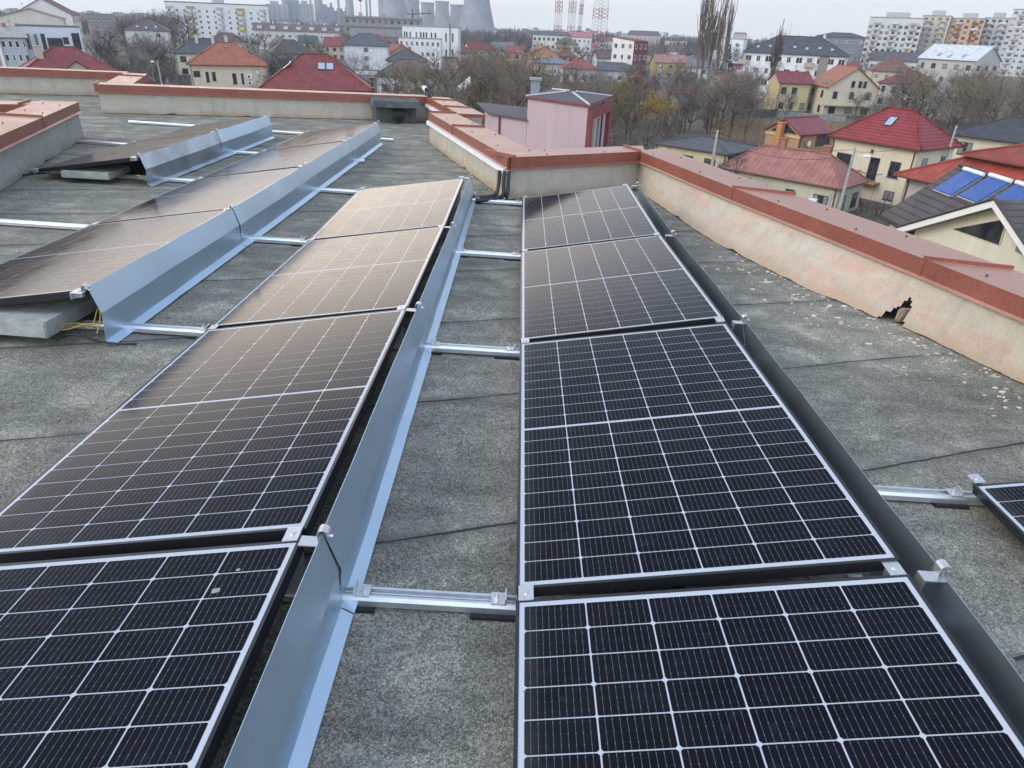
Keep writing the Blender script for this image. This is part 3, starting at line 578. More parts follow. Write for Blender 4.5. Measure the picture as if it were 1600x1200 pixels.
def parapet(label, inner, side, width, mat, joints=(), screws=(), bulge=None, hole=None, seed=0, top=.43, ends=(.0, .0), drop=.12, mitre=(0, 0), step=.035, nz=12):
    """inner: line of the face towards the roof; side: +1 when the wall body lies to the right of that line"""
    rnd = random.Random(seed)
    root = thing('parapet_wall', label, 'parapet', ROOF)
    ztop = top - .05
    def cut(line, m0, m1):                                 # outer edge shortened or lengthened at the corners
        a, b2 = Vector(line[0]), Vector(line[1]); d = (b2 - a).normalized() * m0
        e, g2 = Vector(line[-1]), Vector(line[-2]); h = (g2 - e).normalized() * m1
        return [tuple(a + d)] + list(line[1:-1]) + [tuple(e + h)]
    core_in = cut(offset_line(inner, side * .035), .012, .012); core_out = cut(offset_line(inner, side * (width - .02)), mitre[0] + .012, mitre[1] + .012)
    c = MB(); c.prism(list(core_in) + list(core_out)[::-1] if side < 0 else (list(core_in) + list(core_out)[::-1])[::-1], -.05, ztop)
    c.build('wall_core', simple('old_masonry', (.17, .155, .135), .95, vary=.3, scale=8), root)
    pts, s = resample(inner, step)
    f = MB(); grid = []
    n1 = offset_line([tuple(p) for p in pts], -side * 1.0)
    for i, p in enumerate(pts):
        nrm = Vector(n1[i]) - p; nrm.normalize()
        zb = .003 + .006 * abs(math.sin(s[i] * 5.3 + seed) * math.sin(s[i] * 13.7)) + .004 * rnd.random() + .022 * max(0, math.sin(s[i] * 3.3 + seed * 2) * math.sin(s[i] * 7.9) - .72) * 3
        b = bulge(p.y) if bulge else .02
        row = []
        for j in range(nz + 1):
            t = j / nz; zz = zb + (ztop - zb) * t
            off = b * (1 - t) ** 1.6 + .004 * math.sin(s[i] * 2.1 + t * 3 + seed)
            if hole and abs(p.y - hole[1]) < .45:
                off += .03 * math.exp(-((p.y - hole[1]) / .16) ** 2) * (1 - t)
            row.append((p.x + nrm.x * off, p.y + nrm.y * off, zz))
        grid.append(row)
    vs = [q for row in grid for q in row]; fs, uvs = [], []
    for i in range(len(pts) - 1):
        for j in range(nz):
            ym = (pts[i].y + pts[i + 1].y) / 2; tm = (j + .5) / nz
            if hole:
                h0, h1, ht = hole          # lower y, upper y, top height
                zz = tm * ztop; k = 1 - zz / ht
                mid = h0 + (h1 - h0) * .42; wav = .010 * math.sin(zz * 40) + .003 * math.sin(zz * 140 + 1)
                if k > 0 and mid - (mid - h0) * k ** .7 + wav < ym < mid + (h1 - mid) * k ** 1.2 + wav: continue
            a = i * (nz + 1) + j
            q = (a, a + nz + 1, a + nz + 2, a + 1)
            fs.append(q if side < 0 else q[::-1])
            uu = [(s[i], tm * ztop), (s[i + 1], tm * ztop), (s[i + 1], tm * ztop + ztop / nz), (s[i], tm * ztop + ztop / nz)]
            uvs.append(uu if side < 0 else uu[::-1])
    f.add(vs, fs, 0, uvs, True)
    for end in (0, -1):                                   # returns at both ends
        row = grid[end]; o = Vector(cut(offset_line(inner, side * (width - .02)), *mitre)[end])
        vv = [row[0], row[-1], (o.x, o.y, ztop), (o.x, o.y, 0)]
        f.add(vv, [(0, 1, 2, 3)], 0, [[(0, 0), (0, .3), (width, .3), (width, 0)]])
    f.build('plaster_face', mat, root)
    # metal coping: top sheet, fascias and a small drip kick
    li = offset_line(inner, -side * .03); lo = offset_line(inner, side * (width + .03))
    def ext(line):
        a, b = Vector(line[0]), Vector(line[1]); d = (a - b).normalized() * ends[0]
        e, g2 = Vector(line[-1]), Vector(line[-2]); h = (e - g2).normalized() * ends[1]
        return [tuple(a + d)] + list(line[1:-1]) + [tuple(e + h)]
    li, lo = ext(li), cut(ext(lo), *mitre)
    cp = MB(); z1, z0 = top, top - drop
    lk = ext(offset_line(inner, -side * .048))
    for i in range(len(li) - 1):
        a, b = li[i], li[i + 1]; c2, d2 = lo[i], lo[i + 1]; ka, kb = lk[i], lk[i + 1]
        cp.add([(a[0], a[1], z1), (b[0], b[1], z1), (d2[0], d2[1], z1), (c2[0], c2[1], z1)], [(0, 1, 2, 3)])
        cp.add([(a[0], a[1], z1), (b[0], b[1], z1), (b[0], b[1], z0 + .014), (a[0], a[1], z0 + .014)], [(0, 1, 2, 3)])
        cp.add([(a[0], a[1], z0 + .014), (b[0], b[1], z0 + .014), (kb[0], kb[1], z0), (ka[0], ka[1], z0)], [(0, 1, 2, 3)])
        cp.add([(ka[0], ka[1], z0), (kb[0], kb[1], z0), (d2[0], d2[1], z0), (c2[0], c2[1], z0)], [(0, 1, 2, 3)])
        cp.add([(c2[0], c2[1], z1), (d2[0], d2[1], z1), (d2[0], d2[1], z0), (c2[0], c2[1], z0)], [(0, 1, 2, 3)])
    for e in (0, -1):
        a, c2 = li[e], lo[e]
        cp.add([(a[0], a[1], z1), (c2[0], c2[1], z1), (c2[0], c2[1], z0), (a[0], a[1], z0)], [(0, 1, 2, 3)])
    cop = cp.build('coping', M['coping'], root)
    def at(dist, across):
        acc = 0
        for i in range(len(li) - 1):
            a, b = Vector(li[i]), Vector(li[i + 1]); L = (b - a).length
            if dist <= acc + L or i == len(li) - 2:
                p = a + (b - a) * ((dist - acc) / L); v = (b - a).normalized(); nn = Vector((v.y, -v.x)) * side
                return p + nn * across, v, nn
            acc += L
    W = width + .06
    for dj, skew in joints:                                # folded joint: a wedge-like step over the next sheet
        p, v, nn = at(dj, 0); q, _, _ = at(dj + skew, W)
        j = MB(); h = .022
        a0, a1 = p - v * .003 - nn * .004, q - v * .003 + nn * .004
        b0, b1 = p + v * .016 - nn * .004, q + v * .016 + nn * .004
        j.loops([(a0.x, a0.y, z1 - .012), (a1.x, a1.y, z1 - .012), (b1.x, b1.y, z1 - .012), (b0.x, b0.y, z1 - .012)],
                [(a0.x, a0.y, z1 + h), (a1.x, a1.y, z1 + h), (b1.x, b1.y, z1 + h), (b0.x, b0.y, z1 + h)])
        c0, c1 = p - v * .003 - nn * .005, p + v * .016 - nn * .005
        k0, k1 = c0 + nn * .004, c1 + nn * .004
        j.loops([(c0.x, c0.y, z0 + .012), (c1.x, c1.y, z0 + .012), (k1.x, k1.y, z0 + .012), (k0.x, k0.y, z0 + .012)],
                [(c0.x, c0.y, z1 + h), (c1.x, c1.y, z1 + h), (k1.x, k1.y, z1 + h), (k0.x, k0.y, z1 + h)])
        j.build('coping_joint', M['coping'], cop)
    for ds, ac in screws:
        p, v, nn = at(ds, ac)
        b = MB(); b.tube([(p.x, p.y, z1 - .002), (p.x, p.y, z1 + .005), (p.x, p.y, z1 + .0055)], [.009, .009, .005], 8)
        b.tube([(p.x, p.y, z1 + .004), (p.x, p.y, z1 + .012)], .005, 6)
        b.build('screw', simple('screw_head', (.10, .05, .045), .5, .3), cop)
    return root

def a_bulge(y):
    k = [(-3, .02), (3.7, .03), (4.5, .09), (5.2, .26), (6.4, .26), (7.5, .14), (8.6, .02)]
    for (a, p), (b, q) in zip(k[:-1], k[1:]):
        if a <= y <= b: return p + (q - p) * (y - a) / (b - a)
    return .02
parapet('long pink stained parapet with a torn hole, along the right side of the roof', A_IN, -1, .38, M['plaster_pink'],
        joints=[(2.05, .28), (4.2, .22), (7.2, .2)], screws=[(.25, .06), (.45, .3), (1.3, .08), (1.6, .34), (2.6, .08), (2.9, .32), (3.5, .08), (3.7, .34), (4.55, .12), (5.2, .1)],
        bulge=a_bulge, hole=(4.49, 4.65, .185), seed=3, ends=(.0, .0), mitre=(-.30, 0), step=.016, nz=26)
parapet('short parapet section behind the far end of the right panel row', B_IN, -1, .32, M['plaster'],
        joints=[(.035, -.1), (1.80, .1)], screws=[(.5, .06), (.65, .3), (1.3, .05)], seed=11, ends=(.0, .03), mitre=(.22, -.34), top=.4285)
parapet('parapet with white cable trunking running back from the inner corner', C_IN, -1, .36, M['plaster'],
        joints=[(1.55, .05), (.02, .0)], screws=[(.7, .12), (2.1, .12), (2.3, .36), (3.2, .12), (3.5, .38), (1.2, .36)], seed=5, ends=(.03, .028), mitre=(0, .24))
parapet('farther set back parapet piece between the vent box and the pink tower', D_IN, -1, .36, M['plaster'],
        joints=[(.55, .05), (1.7, .1)], screws=[(.9, .15), (1.3, .3)], seed=9, ends=(.03, .0), top=.4275)
parapet('long back parapet behind the panel rows, carrying the vent box', E_IN, -1, .3, M['plaster'],
        joints=[(.02, .0)], screws=[(1.5, .08), (3.2, .08)], seed=21, ends=(.04, .0), top=.4290)
parapet('far left rear parapet below the dark red metal roof', F_IN, -1, .3, M['plaster'],
        joints=[(2.2, .0)], screws=[(1, .1), (3, .1)], seed=23, ends=(0, .02))
parapet('parapet return linking the far left wall with the back wall', [(-7.62, 14.5), (-6.78, 12.3)], -1, .34, M['plaster'],
        joints=[(.7, .05)], screws=[(.4, .1), (1.2, .25), (1.6, .1)], seed=25, ends=(.0, -.03), top=.428)
parapet('parapet with grey shade in its plaster colour at the left edge in front of the far left panels', G_IN, -1, .36, M['plaster_grey'],
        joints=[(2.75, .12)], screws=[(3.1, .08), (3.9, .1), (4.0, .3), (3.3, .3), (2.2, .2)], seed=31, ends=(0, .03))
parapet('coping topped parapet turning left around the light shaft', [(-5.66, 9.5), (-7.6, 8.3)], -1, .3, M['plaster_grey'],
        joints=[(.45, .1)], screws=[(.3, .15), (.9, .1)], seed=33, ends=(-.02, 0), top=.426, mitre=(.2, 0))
# ------------------------------------------------------------------ solar panels
PW, PL, PT = 1.038, 1.755, .035
STEP = PL + .0414
TILT = R_(10.15)
JOINT = {   # height of the low edge and extra tilt at each joint, as the roof sags
    'R': [(0, 0), (.036, -.45), (.016, .61), (-.022, .95), (.005, .31)],
    'L': [(0, 0), (.005, .09), (-.028, .08), (-.052, -.35), (-.023, -.16)],
    'M': [(.01, .23), (.003, -.4), (.005, -.11), (.004, .02), (.01, .16)],
    'K': [(0, .11), (.012, .05), (.015, .19)],
    'Q': [(.0, 0), (.0, 0)]}
ROW = {'R': (0.0, 0.0, 4), 'L': (-1.599, .0146, 4), 'M': (-3.116, 3.459, 4), 'K': (-4.629, 6.964, 2), 'Q': (1.735, .77, 1)}
ROWNAME = {'R': 'right row', 'L': 'second row', 'M': 'third row', 'K': 'short far left row', 'Q': 'row at the right edge'}
ORD = ['first', 'second', 'third', 'fourth', 'fifth']
Z0 = .10

def edge(row, j, s, along=None):
    """point on the panel plane at joint j (near side), s across from the low edge"""
    x0, y0, n = ROW[row]; dz, dt = JOINT[row][j]; t = TILT + R_(dt)
    y = y0 + j * STEP if along is None else along
    return Vector((x0 + s * PW * math.cos(t), y, Z0 + dz + s * PW * math.sin(t)))

def panel_meshes():
    fr = MB(); a = .0095
    fr.box(0, a, 0, PL, -PT, 0); fr.box(PW - a, PW, 0, PL, -PT, 0)
    fr.box(a, PW - a, 0, a, -PT, -.0002); fr.box(a, PW - a, PL - a, PL, -PT, -.0002)
    la = MB()
    la.box(a, PW - a, a, PL - a, -.0075, -.0016, 0)
    ch = .0052; gx, gy = .0042, .0032
    mx = .0215; rows = 20; midgap = .011
    pitch_y = (PL - 2 * .024 - midgap) / rows
    for i in range(6):
        for j in range(rows):
            x0 = mx + i * PITCH + gx / 2; x1 = mx + (i + 1) * PITCH - gx / 2
            yb = .024 + j * pitch_y + (midgap if j >= rows // 2 else 0)
            y0 = yb + gy / 2; y1 = yb + pitch_y - gy / 2; z = -.0011
            # half cells: one long side keeps the wafer's cut corners, the other is nearly square
            c0, c1 = (ch, ch * .55) if j % 2 else (ch * .55, ch)
            la.add([(x0 + c0, y0, z), (x1 - c0, y0, z), (x1, y0 + c0, z), (x1, y1 - c1, z), (x1 - c1, y1, z), (x0 + c1, y1, z), (x0, y1 - c1, z), (x0, y0 + c0, z)], [tuple(range(8))], 1)
    return fr.mesh('panel_frame', [M['black_frame']]), la.mesh('laminate', [M['backsheet'], M['cells']])
FRAME_ME, LAM_ME = panel_meshes()
PLABEL = {('R', 0): 'dark solar panel in the right foreground, nearest panel of the right row', ('R', 1): 'second solar panel of the right row, lying between two rails beside the walkway',
          ('R', 2): 'third solar panel of the right row, grey with sky reflection', ('R', 3): 'last solar panel of the right row, half dark from the reflected parapet'}
for row, (x0, y0, n) in ROW.items():
    for k in range(n):
        p0, p1, ph = edge(row, k, 0), edge(row, k + 1, 0), edge(row, k, 1)
        # mean tilt of both ends
        pa = (edge(row, k, 1) - p0) + (edge(row, k + 1, 1) - p1)
        ey = (p1 - p0).normalized(); ex = (pa - ey * pa.dot(ey)).normalized(); ez = ex.cross(ey)
        m = Matrix(((ex.x, ey.x, ez.x, p0.x), (ex.y, ey.y, ez.y, p0.y), (ex.z, ey.z, ez.z, p0.z), (0, 0, 0, 1)))
        lab = PLABEL.get((row, k), 'single solar panel entering at the right edge beyond the short rail' if row == 'Q' else
                         '%s solar panel from the near end of the %s' % (ORD[k], ROWNAME[row]))
        r = thing('solar_module', lab, 'solar panel', ROOF @ m, 'solar panels in rows on the roof')
        link('frame', FRAME_ME, r); link('laminate', LAM_ME, r)

# bird droppings on two glass sheets
def dropping(row, k, x, y, r, label):
    p0, p1, ph = edge(row, k, 0), edge(row, k + 1, 0), edge(row, k, 1)
    ey = (p1 - p0).normalized(); ex = (ph - p0).normalized(); ez = ex.cross(ey)
    c = p0 + ex * x + ey * y + ez * .0006
    m = MB(); rnd = random.Random(int(x * 1000)); n = 12
    rim = []
    for i in range(n):
        a = 2 * math.pi * i / n; q = r * rnd.uniform(.6, 1.15)
        rim.append(ex * (q * math.cos(a)) + ey * (q * .8 * math.sin(a)))
    m.add([ez * .0012] + rim, [(0, i + 1, (i + 1) % n + 1) for i in range(n)])
    o = m.build('bird_dropping', simple('dropping', (.26, .26, .21), .9), None, ROOF @ Matrix.Translation(c))
    tag(o, label, 'bird dropping')
dropping('L', 0, .875, 1.585, .013, 'larger pale bird dropping on the nearest left panel')
dropping('L', 0, .905, 1.655, .007, 'tiny bird dropping beside the larger one on the nearest left panel')
dropping('L', 2, .80, .70, .008, 'dark speck on the third panel of the second row')

# ------------------------------------------------------------------ wind deflector sheets behind the high edges
DOFF = {'R': .085, 'L': .052, 'M': .012, 'K': .006}
PROF = [(0.0, .290), (.0405, .168), (.035, .034), (.071, .010)]
def deflector(row, k):
    a, b = edge(row, k, 1), edge(row, k + 1, 1)
    a.y -= .0205; b.y -= .0215
    za = .012 * (k % 2)
    def sect(h, tw):
        o = []
        for i, (dx, z) in enumerate(PROF):
            zz = z * (h.z + .012) / .290 if i < 2 else z
            o.append(Vector((h.x + DOFF[row] + dx + tw, h.y, zz)))
        return o
    n = 18; sec = []
    rnd = random.Random(ord(row) * 7 + k)
    bow = rnd.uniform(-.006, .008)
    for i in range(n + 1):
        t = i / n; h = a + (b - a) * t
        if i == n: h.y -= .004
        wv = .0022 * math.sin(t * 11 + k * 2) + .0014 * math.sin(t * 23 + ord(row)) + rnd.uniform(-.0006, .0006)
        s_ = sect(h, bow * math.sin(math.pi * t) + .0016 * (k % 2))
        s_[1].x += wv; s_[0].z += wv * .8; s_[2].x -= wv * .6; s_[3].z += abs(wv)
        sec.append(s_)
    me = MB(); th = .0016
    vs = [p for s in sec for p in s]; m = len(PROF)
    vs2 = [p + Vector((-th, 0, -th * .3)) for p in vs]
    fs = []
    for i in range(n):
        for j in range(m - 1):
            fs.append((i * m + j, i * m + j + 1, (i + 1) * m + j + 1, (i + 1) * m + j))
    me.add(vs, fs); me.add(vs2, [f[::-1] for f in fs])
    for i in range(n):                       # cut edges
        for j in (0, m - 1):
            me.add([vs[i * m + j], vs[(i + 1) * m + j], vs2[(i + 1) * m + j], vs2[i * m + j]], [(0, 1, 2, 3)])
    for i in (0, n):
        for j in range(m - 1):
            me.add([vs[i * m + j], vs[i * m + j + 1], vs2[i * m + j + 1], vs2[i * m + j]], [(0, 1, 2, 3)])
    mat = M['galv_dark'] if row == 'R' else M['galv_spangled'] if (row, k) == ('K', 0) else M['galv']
    o = me.build('wind_deflector', mat, None, ROOF)
    lab = '%s steel wind deflector from the near end of the %s' % (ORD[k], ROWNAME[row])
    if (row, k) == ('K', 0): lab = 'mottled spangled steel wind deflector behind the nearest panel of the short far left row'
    tag(o, lab, 'wind deflector', 'folded steel sheets behind the panel rows')
for row in 'RLMK':
    for k in range(ROW[row][2]): deflector(row, k)

# ------------------------------------------------------------------ rails, feet, clamps and clips
RAILS = [  # y, x from, x to, label
    (1.846, -1.78, 1.20, 'aluminium rail nearest the camera, crossing the walkway between the two front rows'),
    (3.635, -3.62, 1.20, 'aluminium rail under the near end of the third row, second across the walkway'),
    (5.40, -5.2, 1.18, 'aluminium rail running to the left edge of the view, third across the walkway'),
    (7.26, -5.35, 1.10, 'aluminium rail under the near end of the short left row with black conduits on it'),
    (9.07, -5.52, -1.95, 'aluminium rail reaching the grey parapet at the far left'),
    (11.03, -5.85, -1.93, 'farthest aluminium rail, sticking out left of the short row'),
    (2.545, 1.15, 2.75, 'short aluminium rail between the right row and the panel at the right edge')]
def rail_mesh(x0, x1):
    prof = [(-.034, 0), (.034, 0), (.034, .026), (.026, .040), (.016, .040), (.013, .024), (.003, .024), (.003, .034), (-.003, .034), (-.003, .024), (-.013, .024), (-.016, .040), (-.026, .040), (-.034, .026)]
    prof = [(y * .78, z * .80) for y, z in prof]
    r = MB(); r.loops([(x0, y, z) for y, z in prof], [(x1, y, z) for y, z in prof], caps=False)
    for x in (x0, x1):
        for a, b in ((0, 1),):
            r.add([(x, y, z) for y, z in prof], [tuple(range(len(prof)))])
    return r
pad_b = MB(); pad_b.box(-.065, .065, -.042, .042, -.012, 0)
foot_b = MB(); foot_b.box(-.028, .028, -.03, .03, .0005, .005); foot_b.box(-.028, -.022, -.03, .03, .005, .028)
foot_b.tube([(.006, 0, .005), (.006, 0, .030)], .006, 8); foot_b.tube([(.006, 0, .005), (.006, 0, .014)], .012, 6, smooth=False)
post_b = MB(); post_b.box(-.022, .022, -.028, .028, .005, .150); post_b.box(-.03, .05, -.03, .03, .0005, .005)
PAD_ME = pad_b.mesh('rubber_pad', [M['rubber']]); FOOT_ME = foot_b.mesh('foot_bracket', [M['white_clip']]); POST_ME = post_b.mesh('support_post', [M['alu_frame']])
def jrow(y):
    """panel rows whose joint sits over the rail"""
    out = []
    for row, (x0, y0, n) in ROW.items():
        for j in range(n + 1):
            if abs(y0 + j * STEP - .02 - y) < .16: out.append((row, j))
    return out
for y, xa, xb, lab in RAILS:
    r = thing('mounting_rail', lab, 'mounting rail', on_roof(0, y, .012), 'aluminium rails under the panels')
    rail_mesh(xa, xb).build('rail_profile', M['alu'], r)
    for row, j in jrow(y):
        x0 = ROW[row][0]; hx = x0 + PW * math.cos(TILT)
        if xa - .1 < x0 < xb: 
            link('foot_bracket', FOOT_ME, r, Matrix.Translation((x0 - .045, 0, .032)) @ Matrix.Rotation(math.pi, 4, 'Z') @ Matrix.Scale(.8, 4))
            link('rubber_pad', PAD_ME, r, Matrix.Translation((x0 - .06, 0, 0)))
        if row in DOFF and xa < hx < xb + .1:
            link('foot_bracket', FOOT_ME, r, Matrix.Translation((hx + DOFF[row] + .085, 0, .032)) @ Matrix.Scale(.8, 4))
            link('rubber_pad', PAD_ME, r, Matrix.Translation((hx + DOFF[row] + .06, 0, 0)))
            link('support_post', POST_ME, r, Matrix.Translation((hx - .055, 0, .032)))
clamp_b = MB(); clamp_b.box(-.026, .026, -.029, .029, .0006, .0046); clamp_b.box(-.022, .022, -.012, .012, -.03, .0006)
clamp_b.tube([(0, 0, .0046), (0, 0, .0085)], .0085, 10, smooth=False); clamp_b.tube([(0, 0, .0085), (0, 0, .0092)], .0045, 6)
CLAMP_ME = clamp_b.mesh('panel_clamp', [M['white_clip']])
def hook_mesh():
    b = MB()
    b.box(-.06, .02, -.028, .028, -.004, 0)                      # tongue from the panel support to the sheet
    b.box(-.06, -.055, -.028, .028, -.05, -.004)
    arc = []
    for i in range(11):                                          # curled strap over the sheet's top edge
        a = math.pi * (1.0 - i / 10 * 1.12)
        arc.append((.026 + .022 * math.cos(a), .030 + .020 * math.sin(a)))
    prev = [(.004, 0)] + arc
    for (xa, za), (xb, zb) in zip(prev[:-1], prev[1:]):
        b.add([(xa, -.0, za), (xb, -.0, zb), (xb, .042, zb), (xa, .042, za)], [(0, 1, 2, 3)])
        b.add([(xa + .002, -.0, za - .003), (xb + .002, -.0, zb - .003), (xb + .002, .042, zb - .003), (xa + .002, .042, za - .003)], [(3, 2, 1, 0)])
        b.add([(xa, 0, za), (xb, 0, zb), (xb + .002, 0, zb - .003), (xa + .002, 0, za - .003)], [(0, 1, 2, 3)])
    b.tube([(.040, .021, .016), (.060, .021, .012)], .007, 8)
    return b.mesh('sheet_hook', [M['white_clip']])
HOOK_ME = hook_mesh()
for row, (x0, y0, n) in ROW.items():
    for j in range(n + 1):
        if (row in 'RL' and j == 0) or (row == 'Q' and j == 0): continue
        lo, hi = edge(row, j, .027), edge(row, j, .973)
        yy = y0 + j * STEP - .0207
        if j == n: yy += .012
        if j == 0: yy -= .012
        t = TILT + R_(JOINT[row][j][1])
        where = 'at the %s end' % ('far' if j == n else 'near') if j in (0, n) else 'between %s and %s panels' % (ORD[j - 1], ORD[j])
        for s, p in (('low', lo), ('high', hi)):
            if row == 'Q' and s == 'high': continue
            p.y = yy
            o = link('panel_clamp', CLAMP_ME, None, ROOF @ Matrix.Translation(p) @ Matrix.Rotation(-t, 4, 'Y') @ Matrix.Diagonal((.8, .95, 1, 1)))
            tag(o, 'silver clamp, %s edge, %s of the %s' % (s, where, ROWNAME[row]), 'panel clamp', 'clamps holding the panels')
        if row in DOFF:
            h = edge(row, j, 1)
            o = link('sheet_hook', HOOK_ME, None, ROOF @ Matrix.Translation((h.x + DOFF[row] - .0115, yy - .026, h.z)) @ Matrix.Scale(.7, 4))
            tag(o, 'curled hook over the sheet %s of the %s' % (where, ROWNAME[row]), 'hook', 'hooks over the wind deflectors')

# ------------------------------------------------------------------ ballast slabs, cables
def slab(x0, y0, z0, sx, sy, sz, rz, label):
    b = bmesh.new(); bmesh.ops.create_cube(b, size=1)
    for v in b.verts: v.co = Vector((v.co.x * sx, v.co.y * sy, v.co.z * sz + sz / 2))
    bmesh.ops.bevel(b, geom=list(b.edges), offset=.006, segments=2, affect='EDGES')
    me = bpy.data.meshes.new('concrete_slab'); b.to_mesh(me); b.free(); me.materials.append(M['concrete'])
    tag(link('concrete_slab', me, None, on_roof(x0, y0, z0, rz)), label, 'concrete slab', 'ballast slabs under the panels')
slab(-2.60, 3.59, .055, .64, .42, .080, R_(-2), 'grey concrete ballast slab under the near end of the third row')
slab(-4.15, 7.14, .050, .44, .44, .060, R_(3), 'small concrete ballast slab under the near end of the short far left row')

def cable(name, pts, r, mat, label, cat, group=None, parts=None):
    b = MB(); P = [Vector(p) for p in pts]; out = []
    for i in range(len(P) - 1):                                # Catmull-Rom
        p0, p1, p2, p3 = P[max(i - 1, 0)], P[i], P[i + 1], P[min(i + 2, len(P) - 1)]
        for k in range(6):
            t = k / 6
            out.append(.5 * ((2 * p1) + (-p0 + p2) * t + (2 * p0 - 5 * p1 + 4 * p2 - p3) * t * t + (-p0 + 3 * p1 - 3 * p2 + p3) * t ** 3))
    out.append(P[-1])
    b.tube(out, r, 7)
    return tag(b.build(name, mat, None, ROOF), label, cat, group)
cable('yellow_cable', [(-2.32, 3.50, .075), (-2.22, 3.52, .082), (-2.15, 3.50, .07), (-2.13, 3.55, .15), (-2.09, 3.50, .14), (-2.10, 3.46, .06)], .003, M['yellow_cable'], 'thin yellow earth cable looping beside the slab under the third row', 'cable')
cable('yellow_cable', [(-2.35, 3.47, .07), (-2.25, 3.455, .072), (-2.16, 3.47, .10), (-2.08, 3.49, .10)], .003, M['yellow_cable'], 'second yellow cable lying flat on the rail under the third row', 'cable')
cable('yellow_cable', [(-4.56, 7.05, .06), (-4.50, 7.02, .085), (-4.42, 7.02, .08), (-4.36, 7.05, .05)], .005, M['yellow_cable'], 'yellow cable at the low corner of the short far left row', 'cable')
cable('yellow_cable', [(-3.72, 7.05, .06), (-3.68, 7.0, .10), (-3.63, 6.99, .09), (-3.61, 7.0, .05)], .005, M['yellow_cable'], 'yellow cable at the high corner of the short far left row', 'cable')
cable('black_cable', [(-2.30, 3.44, .02), (-2.2, 3.43, .06), (-2.1, 3.44, .03), (-2.0, 3.44, .02), (-1.92, 3.47, .012)], .006, M['black'], 'black cable lying on the felt by the near foot of the third row', 'cable')
cable('black_cable', [(-4.95, 7.07, .012), (-4.8, 7.04, .02), (-4.7, 7.08, .035), (-4.60, 7.05, .05)], .009, M['black'], 'black cable lying left of the short far left row', 'cable')
# conduits from the trunking at the inner corner down to the fourth rail
def ribbed(name, pts, r, label):
    P = [Vector(p) for p in pts]; b = MB(); out, rad = [], []
    for i in range(len(P) - 1):
        p0, p1, p2, p3 = P[max(i - 1, 0)], P[i], P[i + 1], P[min(i + 2, len(P) - 1)]
        k_ = max(6, int((p2 - p1).length / .006))
        for k in range(k_):
            t = k / k_
            out.append(.5 * ((2 * p1) + (-p0 + p2) * t + (2 * p0 - 5 * p1 + 4 * p2 - p3) * t * t + (-p0 + 3 * p1 - 3 * p2 + p3) * t ** 3))
            rad.append(r * (1 + .10 * (len(out) % 2)))
    b.tube(out, rad, 8)
    return tag(b.build(name, M['black'], None, ROOF), label, 'conduit', 'black conduits at the inner parapet corner')
cx, cy = -.22, 7.44
ribbed('conduit', [(cx - .02, cy, .30), (cx - .025, cy - .015, .16), (cx - .05, cy - .06, .07), (cx - .14, cy - .14, .055), (-.46, 7.30, .05), (-.52, 7.29, .05)], .020, 'black ribbed conduit turning along the rail at the inner corner')
ribbed('conduit', [(cx + .03, cy - .01, .30), (cx + .025, cy - .025, .18), (cx + .035, cy - .05, .09), (cx + .01, cy - .11, .06), (cx - .08, cy - .175, .045), (-.46, 7.215, .03)], .020, 'black ribbed conduit dropping straight to the rail end at the inner corner')
ribbed('conduit', [(cx + .075, cy, .30), (cx + .07, cy - .02, .2), (cx + .075, cy - .04, .1), (cx + .06, cy - .09, .06)], .018, 'third black ribbed conduit, nearest the short parapet section')
def trunking(line, d, z0, z1, label):
    o = offset_line(line, d); i = offset_line(line, -.005)
    b = MB()
    b.prism((list(o) + list(i)[::-1])[::-1], z0, z1)
    b.prism([(p[0], p[1]) for p in (list(offset_line(line, d + .002)) + list(offset_line(line, d * .5))[::-1])[::-1]], z1 - .006, z1 + .002)
    tag(b.build('cable_trunking', M['white_pvc'], None, ROOF), label, 'cable trunking')
trunking([(-1.41, 11.2), (-.19, 7.6), (-.155, 7.50)], .055, .262, .308, 'white cable trunking under the coping down to the inner corner')
trunking([(-1.77, 13.8), (-1.0, 11.45)], .055, .262, .308, 'white cable trunking on the farther set back parapet piece')

# felt clad vent box on the back parapet
v = Vector((.93, .364)).normalized(); ang = math.atan2(v.y, v.x)
r = thing('vent_box', 'dark felt covered vent box with an overhanging lid against the back parapet', 'vent', ROOF @ Matrix.Translation((-2.31, 13.42, 0)) @ Matrix.Rotation(ang, 4, 'Z'))
dfelt = simple('dark_felt', (.085, .088, .086), .9, vary=.35, scale=9, bmp=.4)
b = MB(); b.box(-.36, -.27, -.10, .24, .005, .27); b.box(.27, .36, -.10, .24, .005, .27); b.box(-.27, .27, -.07, .24, .005, .255)
b.build('box_body', dfelt, r)
b = MB(); b.loops([(-.42, -.20, .262), (.44, -.20, .262), (.44, .24, .275), (-.42, .24, .275)], [(-.40, -.16, .365), (.42, -.16, .365), (.42, .24, .40), (-.40, .24, .40)])
b.build('lid', dfelt, r)
for i in range(4):
    x = -.02 + i * .055
    p0 = Vector((-2.31, 13.42, 0)); e1 = Vector((math.cos(ang), math.sin(ang), 0)); e2 = Vector((-math.sin(ang), math.cos(ang), 0))
    W = lambda a, bb, zz: p0 + e1 * a + e2 * bb + Vector((0, 0, zz))
    cable('black_cable', [W(x - .05, -.05, .20), W(x - .03, -.11, .22), W(x + .02, -.17, .19), W(x - .03, -.19, .12), W(x - .05, -.15, .05), W(x - .02 - i * .03, -.22, .012)], .016, M['black'],
          '%s black cable loop from the left, hanging out of the vent box' % ORD[i], 'cable', 'black cables from the vent box')
